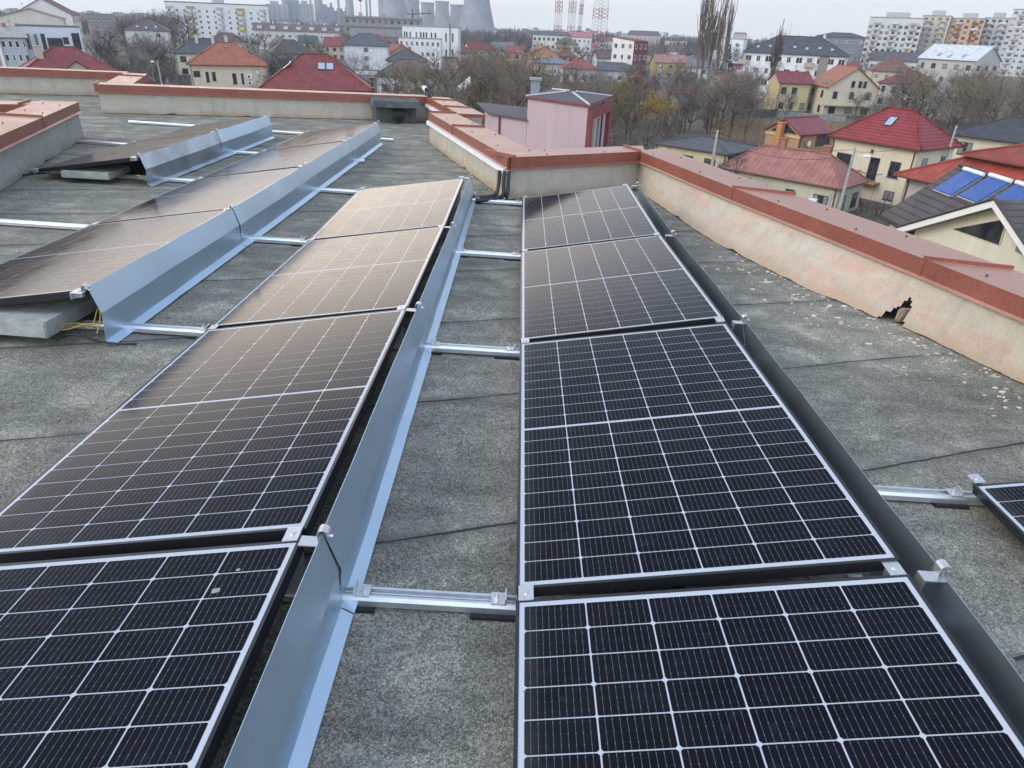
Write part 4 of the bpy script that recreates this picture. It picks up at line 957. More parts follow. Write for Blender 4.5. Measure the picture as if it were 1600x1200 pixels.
# black conduit bent over the coping, white cable end, where the back wall stops
r = thing('cable_conduit', 'black conduit bent over the back parapet end, with a white cable end', 'camera', ROOF @ Matrix.Translation((-1.72, 13.80, .30)))
b = MB(); b.tube([(0, -.05, -.05), (0, -.05, .08), (-.01, -.06, .14), (-.05, -.02, .20), (-.08, .02, .235)], .038, 10); b.build('arm', M['black'], r)
b = MB(); b.tube([(-.085, .025, .235), (-.12, .05, .27), (-.15, .08, .285)], [.04, .045, .03], 10); b.build('cable_end', M['white_pvc'], r)
b = MB(); b.tube([(-.065, -.015, .245), (-.10, -.035, .27)], .028, 10); b.build('tube_stub', M['black'], r)

# plaster flakes and grit fallen from the parapet: nobody could count them
fl = MB(); rnd = random.Random(4)
def inner_x(y):
    for (x0, y0), (x1, y1) in zip(A_IN[:-1], A_IN[1:]):
        if y1 <= y <= y0: return x0 + (x1 - x0) * (y0 - y) / (y0 - y1)
    return 3
for i in range(210):
    y = rnd.uniform(3.3, 5.6) if i < 150 else rnd.uniform(3.2, 8.2)
    x = inner_x(y) - a_bulge(y) - .02 - abs(rnd.gauss(0, .24))
    if x < 1.25: continue
    s = rnd.uniform(.004, .012) * (1.4 if rnd.random() < .12 else 1); a0 = rnd.uniform(0, 6.28); n = rnd.randint(4, 6)
    rim = [(x + s * rnd.uniform(.6, 1.3) * math.cos(a0 + 6.28 * k / n) * 1.5, y + s * rnd.uniform(.5, 1.0) * math.sin(a0 + 6.28 * k / n)) for k in range(n)]
    zt = .002 + s * .25
    fl.loops([(p, q, .0005) for p, q in rim], [(x + (p - x) * .85, y + (q - y) * .85, zt + rnd.uniform(-.001, .003)) for p, q in rim], rnd.choice((0, 0, 1)))
for i in range(60):
    x, y = rnd.uniform(-6, 1), rnd.uniform(4.5, 12)
    s = rnd.uniform(.004, .012)
    fl.loops([(x - s, y, .0005), (x + s, y - s * .6, .0005), (x + s * .6, y + s, .0005)], [(x - s * .7, y, s * .5), (x + s * .8, y - s * .5, s * .4), (x + s * .5, y + s * .8, s * .5)], 0)
tag(fl.build('plaster_debris', [simple('flake_pale', (.62, .54, .42), .9, vary=.2, scale=30), simple('flake_brown', (.46, .36, .26), .9, vary=.3, scale=30)], None, ROOF), kind='stuff')
b = bmesh.new(); bmesh.ops.create_cube(b, size=1)
for v_ in b.verts: v_.co = Vector((v_.co.x * .08, v_.co.y * .045, v_.co.z * .10 + .06)) + Vector((rnd.uniform(-.01, .01), rnd.uniform(-.01, .01), rnd.uniform(-.012, .012)))
bmesh.ops.bevel(b, geom=list(b.edges), offset=.012, segments=2, affect='EDGES')
me = bpy.data.meshes.new('mortar_lump'); b.to_mesh(me); b.free(); me.materials.append(simple('mortar', (.36, .27, .20), .95, vary=.25, scale=25, bmp=.4))
tag(link('mortar_lump', me, None, ROOF @ Matrix.Translation((inner_x(4.56) - .05, 4.56, .0)) @ Matrix.Rotation(R_(14), 4, 'X')), 'brownish lump of mortar lodged in the torn parapet hole', 'mortar')
for (x, y, a, l, lab) in ((1.36, 4.02, -20, .05, 'small dark bent strip of debris beside the second steel sheet of the right row'),):
    b = MB(); b.box(-l, l, -.008, .008, .001, .008); b.box(l * .6, l, -.02, -.008, .001, .006)
    tag(b.build('debris_strip', M['wood_dark'], None, on_roof(x, y, 0, R_(a))), lab, 'debris')
b = MB(); b.add([(-.05, -.04, .01), (.05, -.03, .02), (.06, .04, .05), (-.04, .05, .03)], [(0, 1, 2, 3)], 0); b.add([(-.01, -.02, .022), (.03, -.01, .027), (.03, .02, .04), (-.01, .02, .034)], [(0, 1, 2, 3)], 1)
tag(b.build('paper_scrap', [M['white_pvc'], simple('blue_print', (.05, .09, .35), .5)], None, on_roof(-4.68, 6.45, .0)), 'crumpled white and blue scrap at the left edge below the grey parapet', 'litter')
# ------------------------------------------------------------------ houses
_win = {}
def window_mesh(w, h, far, dark):
    """frame ring and pane for an opening w x h; the outside is -Y"""
    key = (round(w, 2), round(h, 2), far, dark)
    if key in _win: return _win[key]
    t = .07 if not far else .09
    fr = MB()
    fr.box(-w / 2, w / 2, -.045, .03, 0, t); fr.box(-w / 2, w / 2, -.045, .03, h - t, h)
    fr.box(-w / 2, -w / 2 + t, -.045, .03, t, h - t); fr.box(w / 2 - t, w / 2, -.045, .03, t, h - t)
    if w > .9: fr.box(-t * .45, t * .45, -.04, .03, t, h - t)
    fr.box(-w / 2 - .06, w / 2 + .06, -.10, .0, -.05, -.004)
    pn = MB(); pn.box(-w / 2 + t, w / 2 - t, -.02, .02, t, h - t)
    mt = M['dark_frame'] if dark else M['win_frame']
    _win[key] = (fr.mesh('window_frame', [mt]), pn.mesh('pane', [M['glass']]))
    return _win[key]

def put_window(root, x, y, z, ang, w, h, far, dark=False):
    fm, pm = window_mesh(w, h, far, dark)
    o = link('window', fm, root, Matrix.Translation((x, y, z)) @ Matrix.Rotation(ang, 4, 'Z'))
    link('pane', pm, o)
    return o

def roof_builder(w, D, h, typ, rise, oh):
    b = MB(); x0, x1, y0, y1 = -w / 2 - oh, w / 2 + oh, -oh, D + oh
    t = .16
    if typ == 'hip':
        sl = rise / (min(w, D) / 2 + oh)
        e = [(x0, y0), (x1, y0), (x1, y1), (x0, y1)]
        if w >= D:
            k = (y1 - y0) / 2; ra, rb = (x0 + k, (y0 + y1) / 2), (x1 - k, (y0 + y1) / 2)
        else:
            k = (x1 - x0) / 2; ra, rb = ((x0 + x1) / 2, y0 + k), ((x0 + x1) / 2, y1 - k)
        z0, z1 = h + .02, h + .02 + t; zr = z1 + rise
        lo = [(x, y, z0) for x, y in e]; hi = [(x, y, z1) for x, y in e]
        b.add(lo, [(3, 2, 1, 0)])
        for i in range(4):
            j = (i + 1) % 4
            b.add([lo[i], lo[j], hi[j], hi[i]], [(0, 1, 2, 3)], 1)
        A, B = (ra[0], ra[1], zr), (rb[0], rb[1], zr)
        def face(pts, dirv):
            base = Vector(pts[0]); u = (Vector(pts[1]) - base).normalized()
            nn = (Vector(pts[1]) - base).cross(Vector(pts[2]) - base).normalized(); vv = nn.cross(u)
            b.add(pts, [tuple(range(len(pts)))], 0, [[((Vector(p) - base).dot(u), (Vector(p) - base).dot(vv)) for p in pts]])
        if w >= D:
            face([hi[0], hi[1], B, A], 0); face([hi[2], hi[3], A, B], 0); face([hi[1], hi[2], B], 0); face([hi[3], hi[0], A], 0)
            caps = [(hi[0], A), (hi[3], A), (hi[1], B), (hi[2], B), (A, B)]
        else:
            face([hi[0], hi[1], A], 0); face([hi[2], hi[3], B], 0); face([hi[1], hi[2], B, A], 0); face([hi[3], hi[0], A, B], 0)
            caps = [(hi[0], A), (hi[1], A), (hi[2], B), (hi[3], B), (A, B)]
        for p, q in caps:
            p, q = Vector(p), Vector(q)
            if (q - p).length > .2: b.tube([p + Vector((0, 0, .03)), q + Vector((0, 0, .03))], .11, 6, 2, smooth=False)
    elif typ in ('gable', 'gable_x'):
        if typ == 'gable':
            c, half, ya, yb = D / 2, D / 2 + oh, x0, x1
            P = lambda a, s, z: (s, a, z)
        else:
            c, half, ya, yb = 0, w / 2 + oh, y0, y1
            P = lambda a, s, z: (a, s, z)
        sl = rise / (half)
        ze = h + .02 - 0.0; zr = ze + rise
        for sg in (-1, 1):
            a0, a1 = c + sg * half, c
            q = [P(a0, ya, ze + t), P(a0, yb, ze + t), P(a1, yb, zr + t), P(a1, ya, zr + t)]
            L = math.hypot(half, rise); uv = [(0, 0), (yb - ya, 0), (yb - ya, L), (0, L)]
            b.add(q, [(0, 1, 2, 3)], 0, [uv])
            q2 = [P(a0, ya, ze), P(a0, yb, ze), P(a1, yb, zr), P(a1, ya, zr)]
            b.add(q2, [(3, 2, 1, 0)], 1)
            b.add([q[0], q[1], q2[1], q2[0]], [(0, 1, 2, 3)], 1)
            b.add([q[1], q[2], q2[2], q2[1]], [(0, 1, 2, 3)], 1); b.add([q[0], q[3], q2[3], q2[0]], [(0, 1, 2, 3)], 1)
        b.tube([Vector(P(c, ya, zr + t + .02)), Vector(P(c, yb, zr + t + .02))], .10, 6, 2, smooth=False)
    elif typ == 'shed':
        b.loops([(x0, y0, h + .02 + rise), (x1, y0, h + .02), (x1, y1, h + .02), (x0, y1, h + .02 + rise)],
                [(x0, y0, h + .25 + rise), (x1, y0, h + .25), (x1, y1, h + .25), (x0, y1, h + .25 + rise)])
    else:
        o2 = .12
        b.box(-w / 2 - o2, w / 2 + o2, -o2, D + o2, h + .003, h + rise)
        b.box(-w / 2 + .3, w / 2 - .3, .3, D - .3, h + rise, h + rise + .05)
    return b

def walls(root, w, D, h, typ, rise, oh, mf, ms):
    b = MB(); half = (D if typ == 'gable' else w) / 2
    gz = rise * half / (half + oh) + rise * oh / (half + oh) * .0
    x0, x1 = -w / 2, w / 2
    top = h
    if typ == 'shed':
        b.add([(x0, 0, 0), (x1, 0, 0), (x1, 0, h), (x0, 0, h + rise)], [(0, 1, 2, 3)], 0)
        b.add([(x0, D, 0), (x1, D, 0), (x1, D, h), (x0, D, h + rise)], [(3, 2, 1, 0)], 0)
        b.add([(x1, 0, 0), (x1, D, 0), (x1, D, h), (x1, 0, h)], [(0, 1, 2, 3)], 1)
        b.add([(x0, 0, 0), (x0, D, 0), (x0, D, h + rise), (x0, 0, h + rise)], [(3, 2, 1, 0)], 1)
    else:
        zr = h + rise - .03
        sl = rise / (half + oh)
        zw = h + (sl * oh if typ in ('gable', 'gable_x') else 0)
        if typ == 'gable_x':
            b.add([(x0, 0, 0), (x1, 0, 0), (x1, 0, zw), (0, 0, zr), (x0, 0, zw)], [(0, 1, 2, 3, 4)], 0)
            b.add([(x0, D, 0), (x1, D, 0), (x1, D, zw), (0, D, zr), (x0, D, zw)], [(4, 3, 2, 1, 0)], 0)
        else:
            b.add([(x0, 0, 0), (x1, 0, 0), (x1, 0, zw), (x0, 0, zw)], [(0, 1, 2, 3)], 0)
            b.add([(x0, D, 0), (x1, D, 0), (x1, D, zw), (x0, D, zw)], [(3, 2, 1, 0)], 0)
        if typ == 'gable':
            for x, s in ((x1, 1), (x0, -1)):
                b.add([(x, 0, 0), (x, D, 0), (x, D, zw), (x, D / 2, zr), (x, 0, zw)], [(0, 1, 2, 3, 4) if s > 0 else (4, 3, 2, 1, 0)], 1)
        else:
            b.add([(x1, 0, 0), (x1, D, 0), (x1, D, zw), (x1, 0, zw)], [(0, 1, 2, 3)], 1)
            b.add([(x0, 0, 0), (x0, D, 0), (x0, D, zw), (x0, 0, zw)], [(3, 2, 1, 0)], 1)
    return b.build('wall', [mf, ms], root)

def house(rec):
    name, label, cat, x, y, rot, w, D, h, typ, rise, wc, rc, style, fl, nc, ns, o = rec
    oh = o.get('oh', .4 if typ in ('hip', 'gable', 'gable_x') else .0); sp_ = o.get('special', '')
    dist = math.hypot(x, y); far = dist > 190
    root = thing(name, label, cat, Matrix.Translation((x, y, GROUND)) @ Matrix.Rotation(rot, 4, 'Z'))
    mf = wall_mat(lin(wc, .84)); ms = wall_mat(lin(o.get('side', wc), .84))
    wl = walls(root, w, D, h, typ, rise, oh, mf, ms)
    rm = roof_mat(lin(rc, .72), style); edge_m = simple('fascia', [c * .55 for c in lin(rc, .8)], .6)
    rfo = roof_builder(w, D, h, typ, rise, oh).build('roof', [rm, edge_m, rm], root)
    fh = h / fl; count = 0
    rnd = random.Random(int(abs(x * 13 + y * 7)))
    ww = min(1.5, max(.8, w / max(1, nc) * .5)); wh = min(1.45, fh * .5)
    dark = rnd.random() < .4
    if sp_ in ('tower', 'towerred', 'apt'): ww = min(2.0, w / nc * .62)
    for f in range(fl):
        z = f * fh + fh * .32
        for i in range(nc):
            if count >= 96: break
            xx = -w / 2 + w * (i + .5) / nc
            if rnd.random() < .08 and not sp_: continue
            put_window(root, xx, 0, z, 0, ww * (1 if rnd.random() < .8 else .65), wh, far, dark); count += 1
        for i in range(ns):
            if count >= 98: break
            yy = D * (i + .5) / ns
            put_window(root, w / 2, yy, z, math.pi / 2, min(1.3, D / ns * .5), wh, far, dark); count += 1
            if x > 0 or 'side' in o:
                if x < 0 or typ == 'gable_x': put_window(root, -w / 2, yy, z, -math.pi / 2, min(1.3, D / ns * .5), wh, far, dark); count += 1
    # plinth, gutter and downpipes
    if dist < 420 and typ in ('hip', 'gable', 'gable_x'):
        pb = MB(); pb.box(-w / 2 - .05, w / 2 + .05, -.05, -.002, 0, .7); pb.box(w / 2 + .002, w / 2 + .05, 0, D, 0, .7); pb.build('plinth', wall_mat(lin((150, 142, 132), .6)), root)
        gm = simple('gutter_metal', [q * .4 for q in lin(rc, .72)], .5)
        if typ != 'gable_x':
            gb = MB(); gb.tube([(-w / 2 - oh, -oh - .06, h + .10), (w / 2 + oh, -oh - .06, h + .10)], .08, 6); gb.build('gutter', gm, rfo)
            if sp_ != 'redhip':
                for sx_ in (-1, 1): downpipe(root, sx_ * (w / 2 - .25), 0, .2, h, gm)
        if dist < 330 and rnd.random() < .55:
            ax_ = rnd.uniform(-.25, .25) * w; zt_ = h + rise
            ab = MB(); ab.tube([(ax_, D * .5, zt_ - .6), (ax_, D * .5, zt_ + 1.7)], .03, 4)
            for q in range(4): ab.tube([(ax_ - .45 + q * .05, D * .5, zt_ + 1.0 + q * .2), (ax_ + .45 - q * .05, D * .5, zt_ + 1.0 + q * .2)], .018, 3)
            ab.build('aerial', M['iron'], rfo)
        if dist < 330 and rnd.random() < .5:
            db = MB(); q0 = Vector((rnd.uniform(-.4, .4) * w, -.45, h * .82))
            db.tube([q0 + Vector((0, .44, -.15)), q0 + Vector((0, .1, 0))], .03, 5); db.tube([q0, q0 + Vector((0, .03, .0)), q0 + Vector((0, .12, 0))], [.36, .34, .08], 12); db.build('satellite_dish', M['white_pvc'], root)
    # small ground-level variety on ordinary houses
    if typ in ('hip', 'gable', 'gable_x') and cat == 'house' and not sp_ and rnd.random() < .6:
        cx_, cy_ = rnd.uniform(-.2, .2) * w, D * rnd.uniform(.35, .6)
        b = MB(); b.box(cx_ - .35, cx_ + .35, cy_ - .3, cy_ + .3, h + rise * .45, h + rise + .8); b.box(cx_ - .45, cx_ + .45, cy_ - .4, cy_ + .4, h + rise + .8, h + rise + .9)
        b.build('chimney', M['chimney'], rfo)
    SPECIAL.get(sp_, lambda *a: None)(root, rfo, w, D, h, rise, oh, rec)
    return root

def slope_frame(w, D, h, rise, oh, side='front'):
    """matrix on a hip/gable roof slope: X along the eave, Y up the slope, Z out of it; origin at the eave middle"""
    run = min(w, D) / 2 + oh; s = math.atan2(rise, run)
    if side == 'front':
        return Matrix.Translation((0, -oh, h + .18)) @ Matrix.Rotation(s, 4, 'X')
    if side == 'left':
        return Matrix.Translation((-w / 2 - oh, D / 2, h + .18)) @ Matrix.Rotation(-math.pi / 2, 4, 'Z') @ Matrix.Rotation(s, 4, 'X')

def skylight(rfo, F, x, y, w=.9, l=1.5, lit=False):
    b = MB(); b.box(-w / 2, w / 2, 0, .09, .005, .10); b.box(-w / 2, w / 2, l - .09, l, .005, .10); b.box(-w / 2, -w / 2 + .09, .09, l - .09, .005, .10); b.box(w / 2 - .09, w / 2, .09, l - .09, .005, .10)
    o = b.build('skylight', M['dark_frame'], rfo, F @ Matrix.Translation((x, y, 0)))
    p = MB(); p.box(-w / 2 + .09, w / 2 - .09, .09, l - .09, .01, .07)
    m = simple('skylight_glass', (.30, .36, .42), .06, 0, .9, vary=.05)
    p.build('pane', m, o)

def collector(world_m, w, l, colr, label, tubes=True):
    r = thing('solar_collector', label, 'solar collector', world_m)
    b = MB(); n = 22 if tubes else 1
    if tubes:
        b.box(-w / 2, w / 2, 0, l, .05, .07)
        for i in range(n):
            x = -w / 2 + w * (i + .5) / n
            b.tube([(x, .05, .105), (x, l - .02, .105)], w / n * .40, 6)
    else: b.box(-w / 2, w / 2, 0, l, .05, .14)
    b.build('absorber', colr, r)
    b = MB(); b.tube([(-w / 2 - .08, l + .08, .15), (w / 2 + .08, l + .08, .15)], .11, 10); b.build('header_tube', M['white_pvc'], r)
    b = MB(); b.box(-w / 2 - .05, w / 2 + .05, -.05, .0, .02, .09); b.box(-w / 2 - .05, -w / 2 - .0, .0, l, .0, .05); b.box(w / 2, w / 2 + .05, 0, l, 0, .05)
    b.build('support_frame', M['alu'], r)
    return r

def chimney(rfo, x, y, z0, z1, s=.6, mat=None):
    b = MB(); b.box(x - s / 2, x + s / 2, y - s / 2, y + s / 2, z0, z1); b.box(x - s / 2 - .08, x + s / 2 + .08, y - s / 2 - .08, y + s / 2 + .08, z1, z1 + .12)
    return b.build('chimney', mat or M['chimney'], rfo)

def downpipe(root, x, y, z0, z1, mat):
    b = MB(); b.tube([(x, y - .35, z1), (x, y - .10, z1 - .4), (x, y - .07, z0)], .06, 6); b.build('downpipe', mat, root)

def sp_villa(root, rfo, w, D, h, rise, oh, rec):
    for (x, z, a, c) in ((-.43, .55, .10, .30), (-.28, .55, .05, .30), (-.16, .54, .07, .32), (.03, .52, .26, .26), (.22, .66, .10, .14), (.40, .55, .14, .34), (.34, .05, .07, .26), (.44, .05, .07, .28), (.02, .12, .04, .06)):
        put_window(root, w * x, 0, h * z, 0, w * a, h * c, True, True)
    b = MB(); b.box(w * .30, w / 2 + .6, -1.3, -.003, h * .43, h * .47); b.build('balcony', M['dark_frame'], root)
    for x in (.36, .47):
        b = MB(); b.box(w * x - .15, w * x + .15, -1.2, -.9, 0, h * .43); b.build('column', wall_mat(lin((225, 228, 235), .8)), root)
def sp_sky(root, rfo, w, D, h, rise, oh, rec):
    F = slope_frame(w, D, h, rise, oh)
    for x in (-.2, .0, .22): skylight(rfo, F, w * x, 1.2 + abs(x) * 3, 1, 1.4)
def sp_yellow(root, rfo, w, D, h, rise, oh, rec):
    my = wall_mat(lin((214, 178, 60), .8)); fh = h / 7
    for cx_ in (-.26, .22):
        for f in range(7):
            b = MB(); b.box(w * cx_ - 2.6, w * cx_ + 2.6, -1.2, -.12, f * fh + .25, f * fh + 1.25)
            b.build('balcony', my if (f + int(cx_ * 10)) % 3 else wall_mat(lin((190, 190, 190), .8)), root)
    for cx_ in (-.46, .02, .44):
        for f in range(7):
            b = MB(); b.box(w * cx_ - 2.0, w * cx_ + 2.0, -1.0, -.12, f * fh + .25, f * fh + 1.2)
            b.build('balcony', wall_mat(lin((205, 203, 198), .8)), root)
    b = MB(); b.box(-3, 4, 3, 9, h + .655, h + 3); b.build('roof_house', wall_mat(lin((200, 200, 200), .8)), rfo)
def sp_chim2(root, rfo, w, D, h, rise, oh, rec):
    for x in (-.12, .14, .36): chimney(rfo, w * x, D * .35, h + rise * .3, h + rise + .9, .8, wall_mat(lin((225, 215, 190), .8)))
def sp_terrace(root, rfo, w, D, h, rise, oh, rec):
    run = D / 2 + oh
    for i in range(7):
        x = w * (-.43 + i * .143)
        b = MB(); b.box(x - 1.2, x + 1.2, 1.0, 3.6, h + .5, h + 2.2); b.box(x - 1.35, x + 1.35, .8, 3.7, h + 2.2, h + 2.35)
        b.build('dormer', wall_mat(lin((232, 230, 225), .8)), rfo)
        b = MB(); b.box(x - .3, x + .3, D * .5 - .3, D * .5 + .3, h + rise, h + rise + 1.1); b.build('chimney', M['win_frame'], rfo)
def sp_porch(root, rfo, w, D, h, rise, oh, rec):
    wm = wall_mat(lin((238, 236, 230), .8)); x = w * .18
    b = MB(); pw = 1.9
    b.loops([(x - pw, -2.2, 0), (x + pw, -2.2, 0), (x + pw, -2.2, 3.2), (x + .9, -2.2, 4.1), (x, -2.2, 4.4), (x - .9, -2.2, 4.1), (x - pw, -2.2, 3.2)],
            [(x - pw, -.004, 0), (x + pw, -.004, 0), (x + pw, -.004, 3.2), (x + .9, -.004, 4.1), (x, -.004, 4.4), (x - .9, -.004, 4.1), (x - pw, -.004, 3.2)])
    pc = b.build('porch', wm, root)
    b = MB(); pts = [(x - pw - .3, 3.2), (x - .9, 4.2), (x, 4.5), (x + .9, 4.2), (x + pw + .3, 3.2)]
    for (xa, za), (xb, zb) in zip(pts[:-1], pts[1:]):
        b.loops([(xa, -2.5, za + .02), (xb, -2.5, zb + .02), (xb, -2.5, zb + .2), (xa, -2.5, za + .2)], [(xa, .2, za + .02), (xb, .2, zb + .02), (xb, .2, zb + .2), (xa, .2, za + .2)])
    b.build('porch_roof', roof_mat(lin((116, 106, 106), .8), 'plain'), root)
    b = MB(); n = 10; arc = [(x - .95, .05), (x + .95, .05)] + [(x + .95 * math.cos(math.pi * k / n), 2.1 + .7 * math.sin(math.pi * k / n)) for k in range(n + 1)]
    b.loops([(p, -2.24, q) for p, q in arc], [(p, -2.203, q) for p, q in arc]); b.build('arched_door', M['glass'], root)
def sp_glass(root, rfo, w, D, h, rise, oh, rec):
    for x in (-.28, .26): put_window(root, w * x, 0, .1, 0, w * .45, h * .78, True, True)
    b = MB(); b.box(-w / 2 - .5, w / 2 + .5, -1.2, -.13, h - .15, h + .25); b.build('canopy', wall_mat(lin((230, 230, 228), .8)), root)
def sp_slits(root, rfo, w, D, h, rise, oh, rec):
    for x in (-.46, -.42, -.36, -.25, -.17, -.12, -.07, .02, .09, .28, .40): put_window(root, w * x, 0, h * .66, 0, .55, 3.0, True, True)
    for x in (.28, .40): put_window(root, w * x, 0, h * .30, 0, .6, 2.4, True, True)
    b = MB(); b.box(w * .345, w * .36, -.25, -.005, 2, h + 1.5); b.build('flue', M['steel_dark'], root)
    b = MB(); b.box(w * .1, w * .5, -2.2, -.003, h * .26, h * .29); b.build('balcony', M['dark_frame'], root)
def sp_frame(root, rfo, w, D, h, rise, oh, rec):
    m = simple('raw_concrete', (.30, .29, .28), .9, vary=.2)
    for i in range(13):
        b = MB(); x = -w / 2 + w * i / 12; b.box(x - .25, x + .25, -.9, -.4, 0, h); b.build('column', m, root)
    for f in range(1, 5):
        b = MB(); b.box(-w / 2 - .3, w / 2 + .3, -1.1, -.06, h * f / 4 - .35, h * f / 4); b.build('floor_slab', m, root)
    for i in range(3):
        b = MB(); x = w * (-.3 + .3 * i); b.box(x - 1, x + 1, 4, 6, h + .46, h + 2.2); b.build('roof_house', m, rfo)
def sp_flatsolar(root, rfo, w, D, h, rise, oh, rec):
    for i, x in enumerate((-.27, .25)):
        mw = root.matrix_basis @ Matrix.Translation((w * x, .4, h + rise + .1)) @ Matrix.Rotation(R_(28), 4, 'X')
        collector(mw, w * .42, 2.2, simple('collector_pale', (.30, .38, .50), .15, vary=.05), ('left' if i == 0 else 'right') + ' pale solar collector on the flat top before the white apartment building', False)
def sp_apt(root, rfo, w, D, h, rise, oh, rec):
    beige = wall_mat(lin((200, 180, 150), .8)); fh = h / 4
    for cx_ in (-.5, -.17, .155):
        for f in range(4):
            b = MB(); b.box(w * cx_ - 1.25, w * cx_ + 1.25, -1.1, -.12, f * fh + .15, f * fh + 1.25); b.build('balcony', beige, root)
    b = MB(); b.box(w * .24, w * .33, -.14, -.004, 0, h); b.build('colour_band', wall_mat(lin((165, 145, 122), .8)), root)
    F = slope_frame(w, D, h, rise, oh)
    for i in range(7): skylight(rfo, F, w * (-.38 + .12 * i), 2.2 + .5 * (i % 2), .9, 1.3)
    for i in range(5): chimney(rfo, w * (-.28 + .13 * i), D * .55, h + rise * .8, h + rise + .7, .6, M['win_frame'])
def sp_tower(root, rfo, w, D, h, rise, oh, rec, red=False):
    fh = h / rec[14]; nb = max(2, int(w / 8))
    rnd = random.Random(int(w * 100)); tones = [(225, 222, 215), (200, 196, 190), (182, 178, 172), (235, 232, 228), (205, 188, 165)]
    for i in range(nb):
        cx_ = -w / 2 + w * (i + .5) / nb
        for f in range(1, rec[14]):
            b = MB(); b.box(cx_ - 1.7, cx_ + 1.7, -1.2, -.12, f * fh + .1, f * fh + 1.15)
            c = (178, 66, 52) if red and (f + i) % 3 else rnd.choice(tones)
            b.build('balcony', wall_mat(lin(c, .8)), root)
    b = MB(); b.box(-w * .22, w * .22, D * .25, D * .75, h + rise + .055, h + rise + 2.6); b.build('roof_house', wall_mat(lin((195, 193, 190), .8)), rfo)
def sp_gablewin(root, rfo, w, D, h, rise, oh, rec):
    for x in (-.02, .12, .22): put_window(root, w * x, 0, h + .3, 0, .8, 1.3, False, True)
    F = Matrix.Translation((-w / 2 - oh, D * .5, h + .19)) @ Matrix.Rotation(-math.pi / 2, 4, 'Z') @ Matrix.Rotation(math.atan2(rise, w / 2 + oh), 4, 'X')
    for x in (1.2, 3.2): skylight(rfo, F, x, 1.0, .8, 1.1)
    b = MB(); b.box(-w * .55, w * .42, -1.4, -.004, h * .42, h * .45); b.build('balcony', wall_mat(lin((200, 180, 150), .8)), root)
def sp_orange(root, rfo, w, D, h, rise, oh, rec):
    for x, z, a, c in ((-.42, .66, 1.3, 1.15), (-.29, .50, .65, 2.0), (-.205, .54, .75, 1.75), (.06, .45, .8, 2.1), (.165, .45, .5, 2.1)): put_window(root, w * x, 0, h * z, 0, a, c, False, True)
    b = MB(); b.box(-w / 2 - .05, w / 2 + .05, -.10, -.003, h * .90, h - .02); b.build('eave_band', wall_mat(lin((235, 205, 165), .8)), root)
    F = slope_frame(w, D, h, rise, oh)
    skylight(rfo, F, 0, 5.9, .55, .6)
    for i in range(2):
        r = thing('air_conditioner', ('upper' if i == 0 else 'lower') + ' white air conditioner on the wall of the orange roofed house', 'air conditioner',
                  root.matrix_basis @ Matrix.Translation((w * .26, -.06, h * (.63 - .20 * i))))
        b = MB(); b.box(-.45, .45, -.38, .0, 0, .75); b.build('casing', M['white_pvc'], r)
        b = MB(); b.tube([(-.12, -.37, .38), (-.12, -.40, .38)], .26, 14); b.build('fan_grille', M['steel_dark'], r)
def sp_redskl(root, rfo, w, D, h, rise, oh, rec):
    F = slope_frame(w, D, h, rise, oh)
    for x in (.55, 1.75): skylight(rfo, F, x + .3, 4.2, 1.15, 1.55)
    G2 = slope_frame(w, D, h, rise, oh, 'left')
    collector(root.matrix_basis @ G2 @ Matrix.Translation((2.2, 1.9, .02)), 1.2, 3.6, simple('collector_cream', (.66, .63, .52), .25, vary=.05), 'cream white flat collector on the left slope of the dark red tiled roof', False)
def sp_redchim(root, rfo, w, D, h, rise, oh, rec):
    chimney(rfo, -w * .27, D * .30, h + .5, h + rise + .3, .95, simple('plastered_chimney', (.45, .36, .28), .9))
    b = MB(); x = w * .06; r2 = 1.7
    for s in (-1, 1):
        b.loops([(x, -.9, h + 2.3), (x + s * r2, -.9, h + 1.0), (x + s * r2, -.9, h + .85), (x, -.9, h + 2.15)], [(x, 3.2, h + 2.3), (x + s * r2, 1.8, h + 1.0), (x + s * r2, 1.8, h + .85), (x, 3.2, h + 2.15)])
    b.build('dormer_roof', roof_mat(lin((152, 48, 56), .8), 'seam'), rfo)
    b = MB(); b.add([(x, -.5, h + 2.1), (x + r2 * .9, -.5, h + .9), (x - r2 * .9, -.5, h + .9)], [(0, 1, 2)]); b.build('dormer_face', wall_mat(lin((215, 190, 170), .8)), rfo)
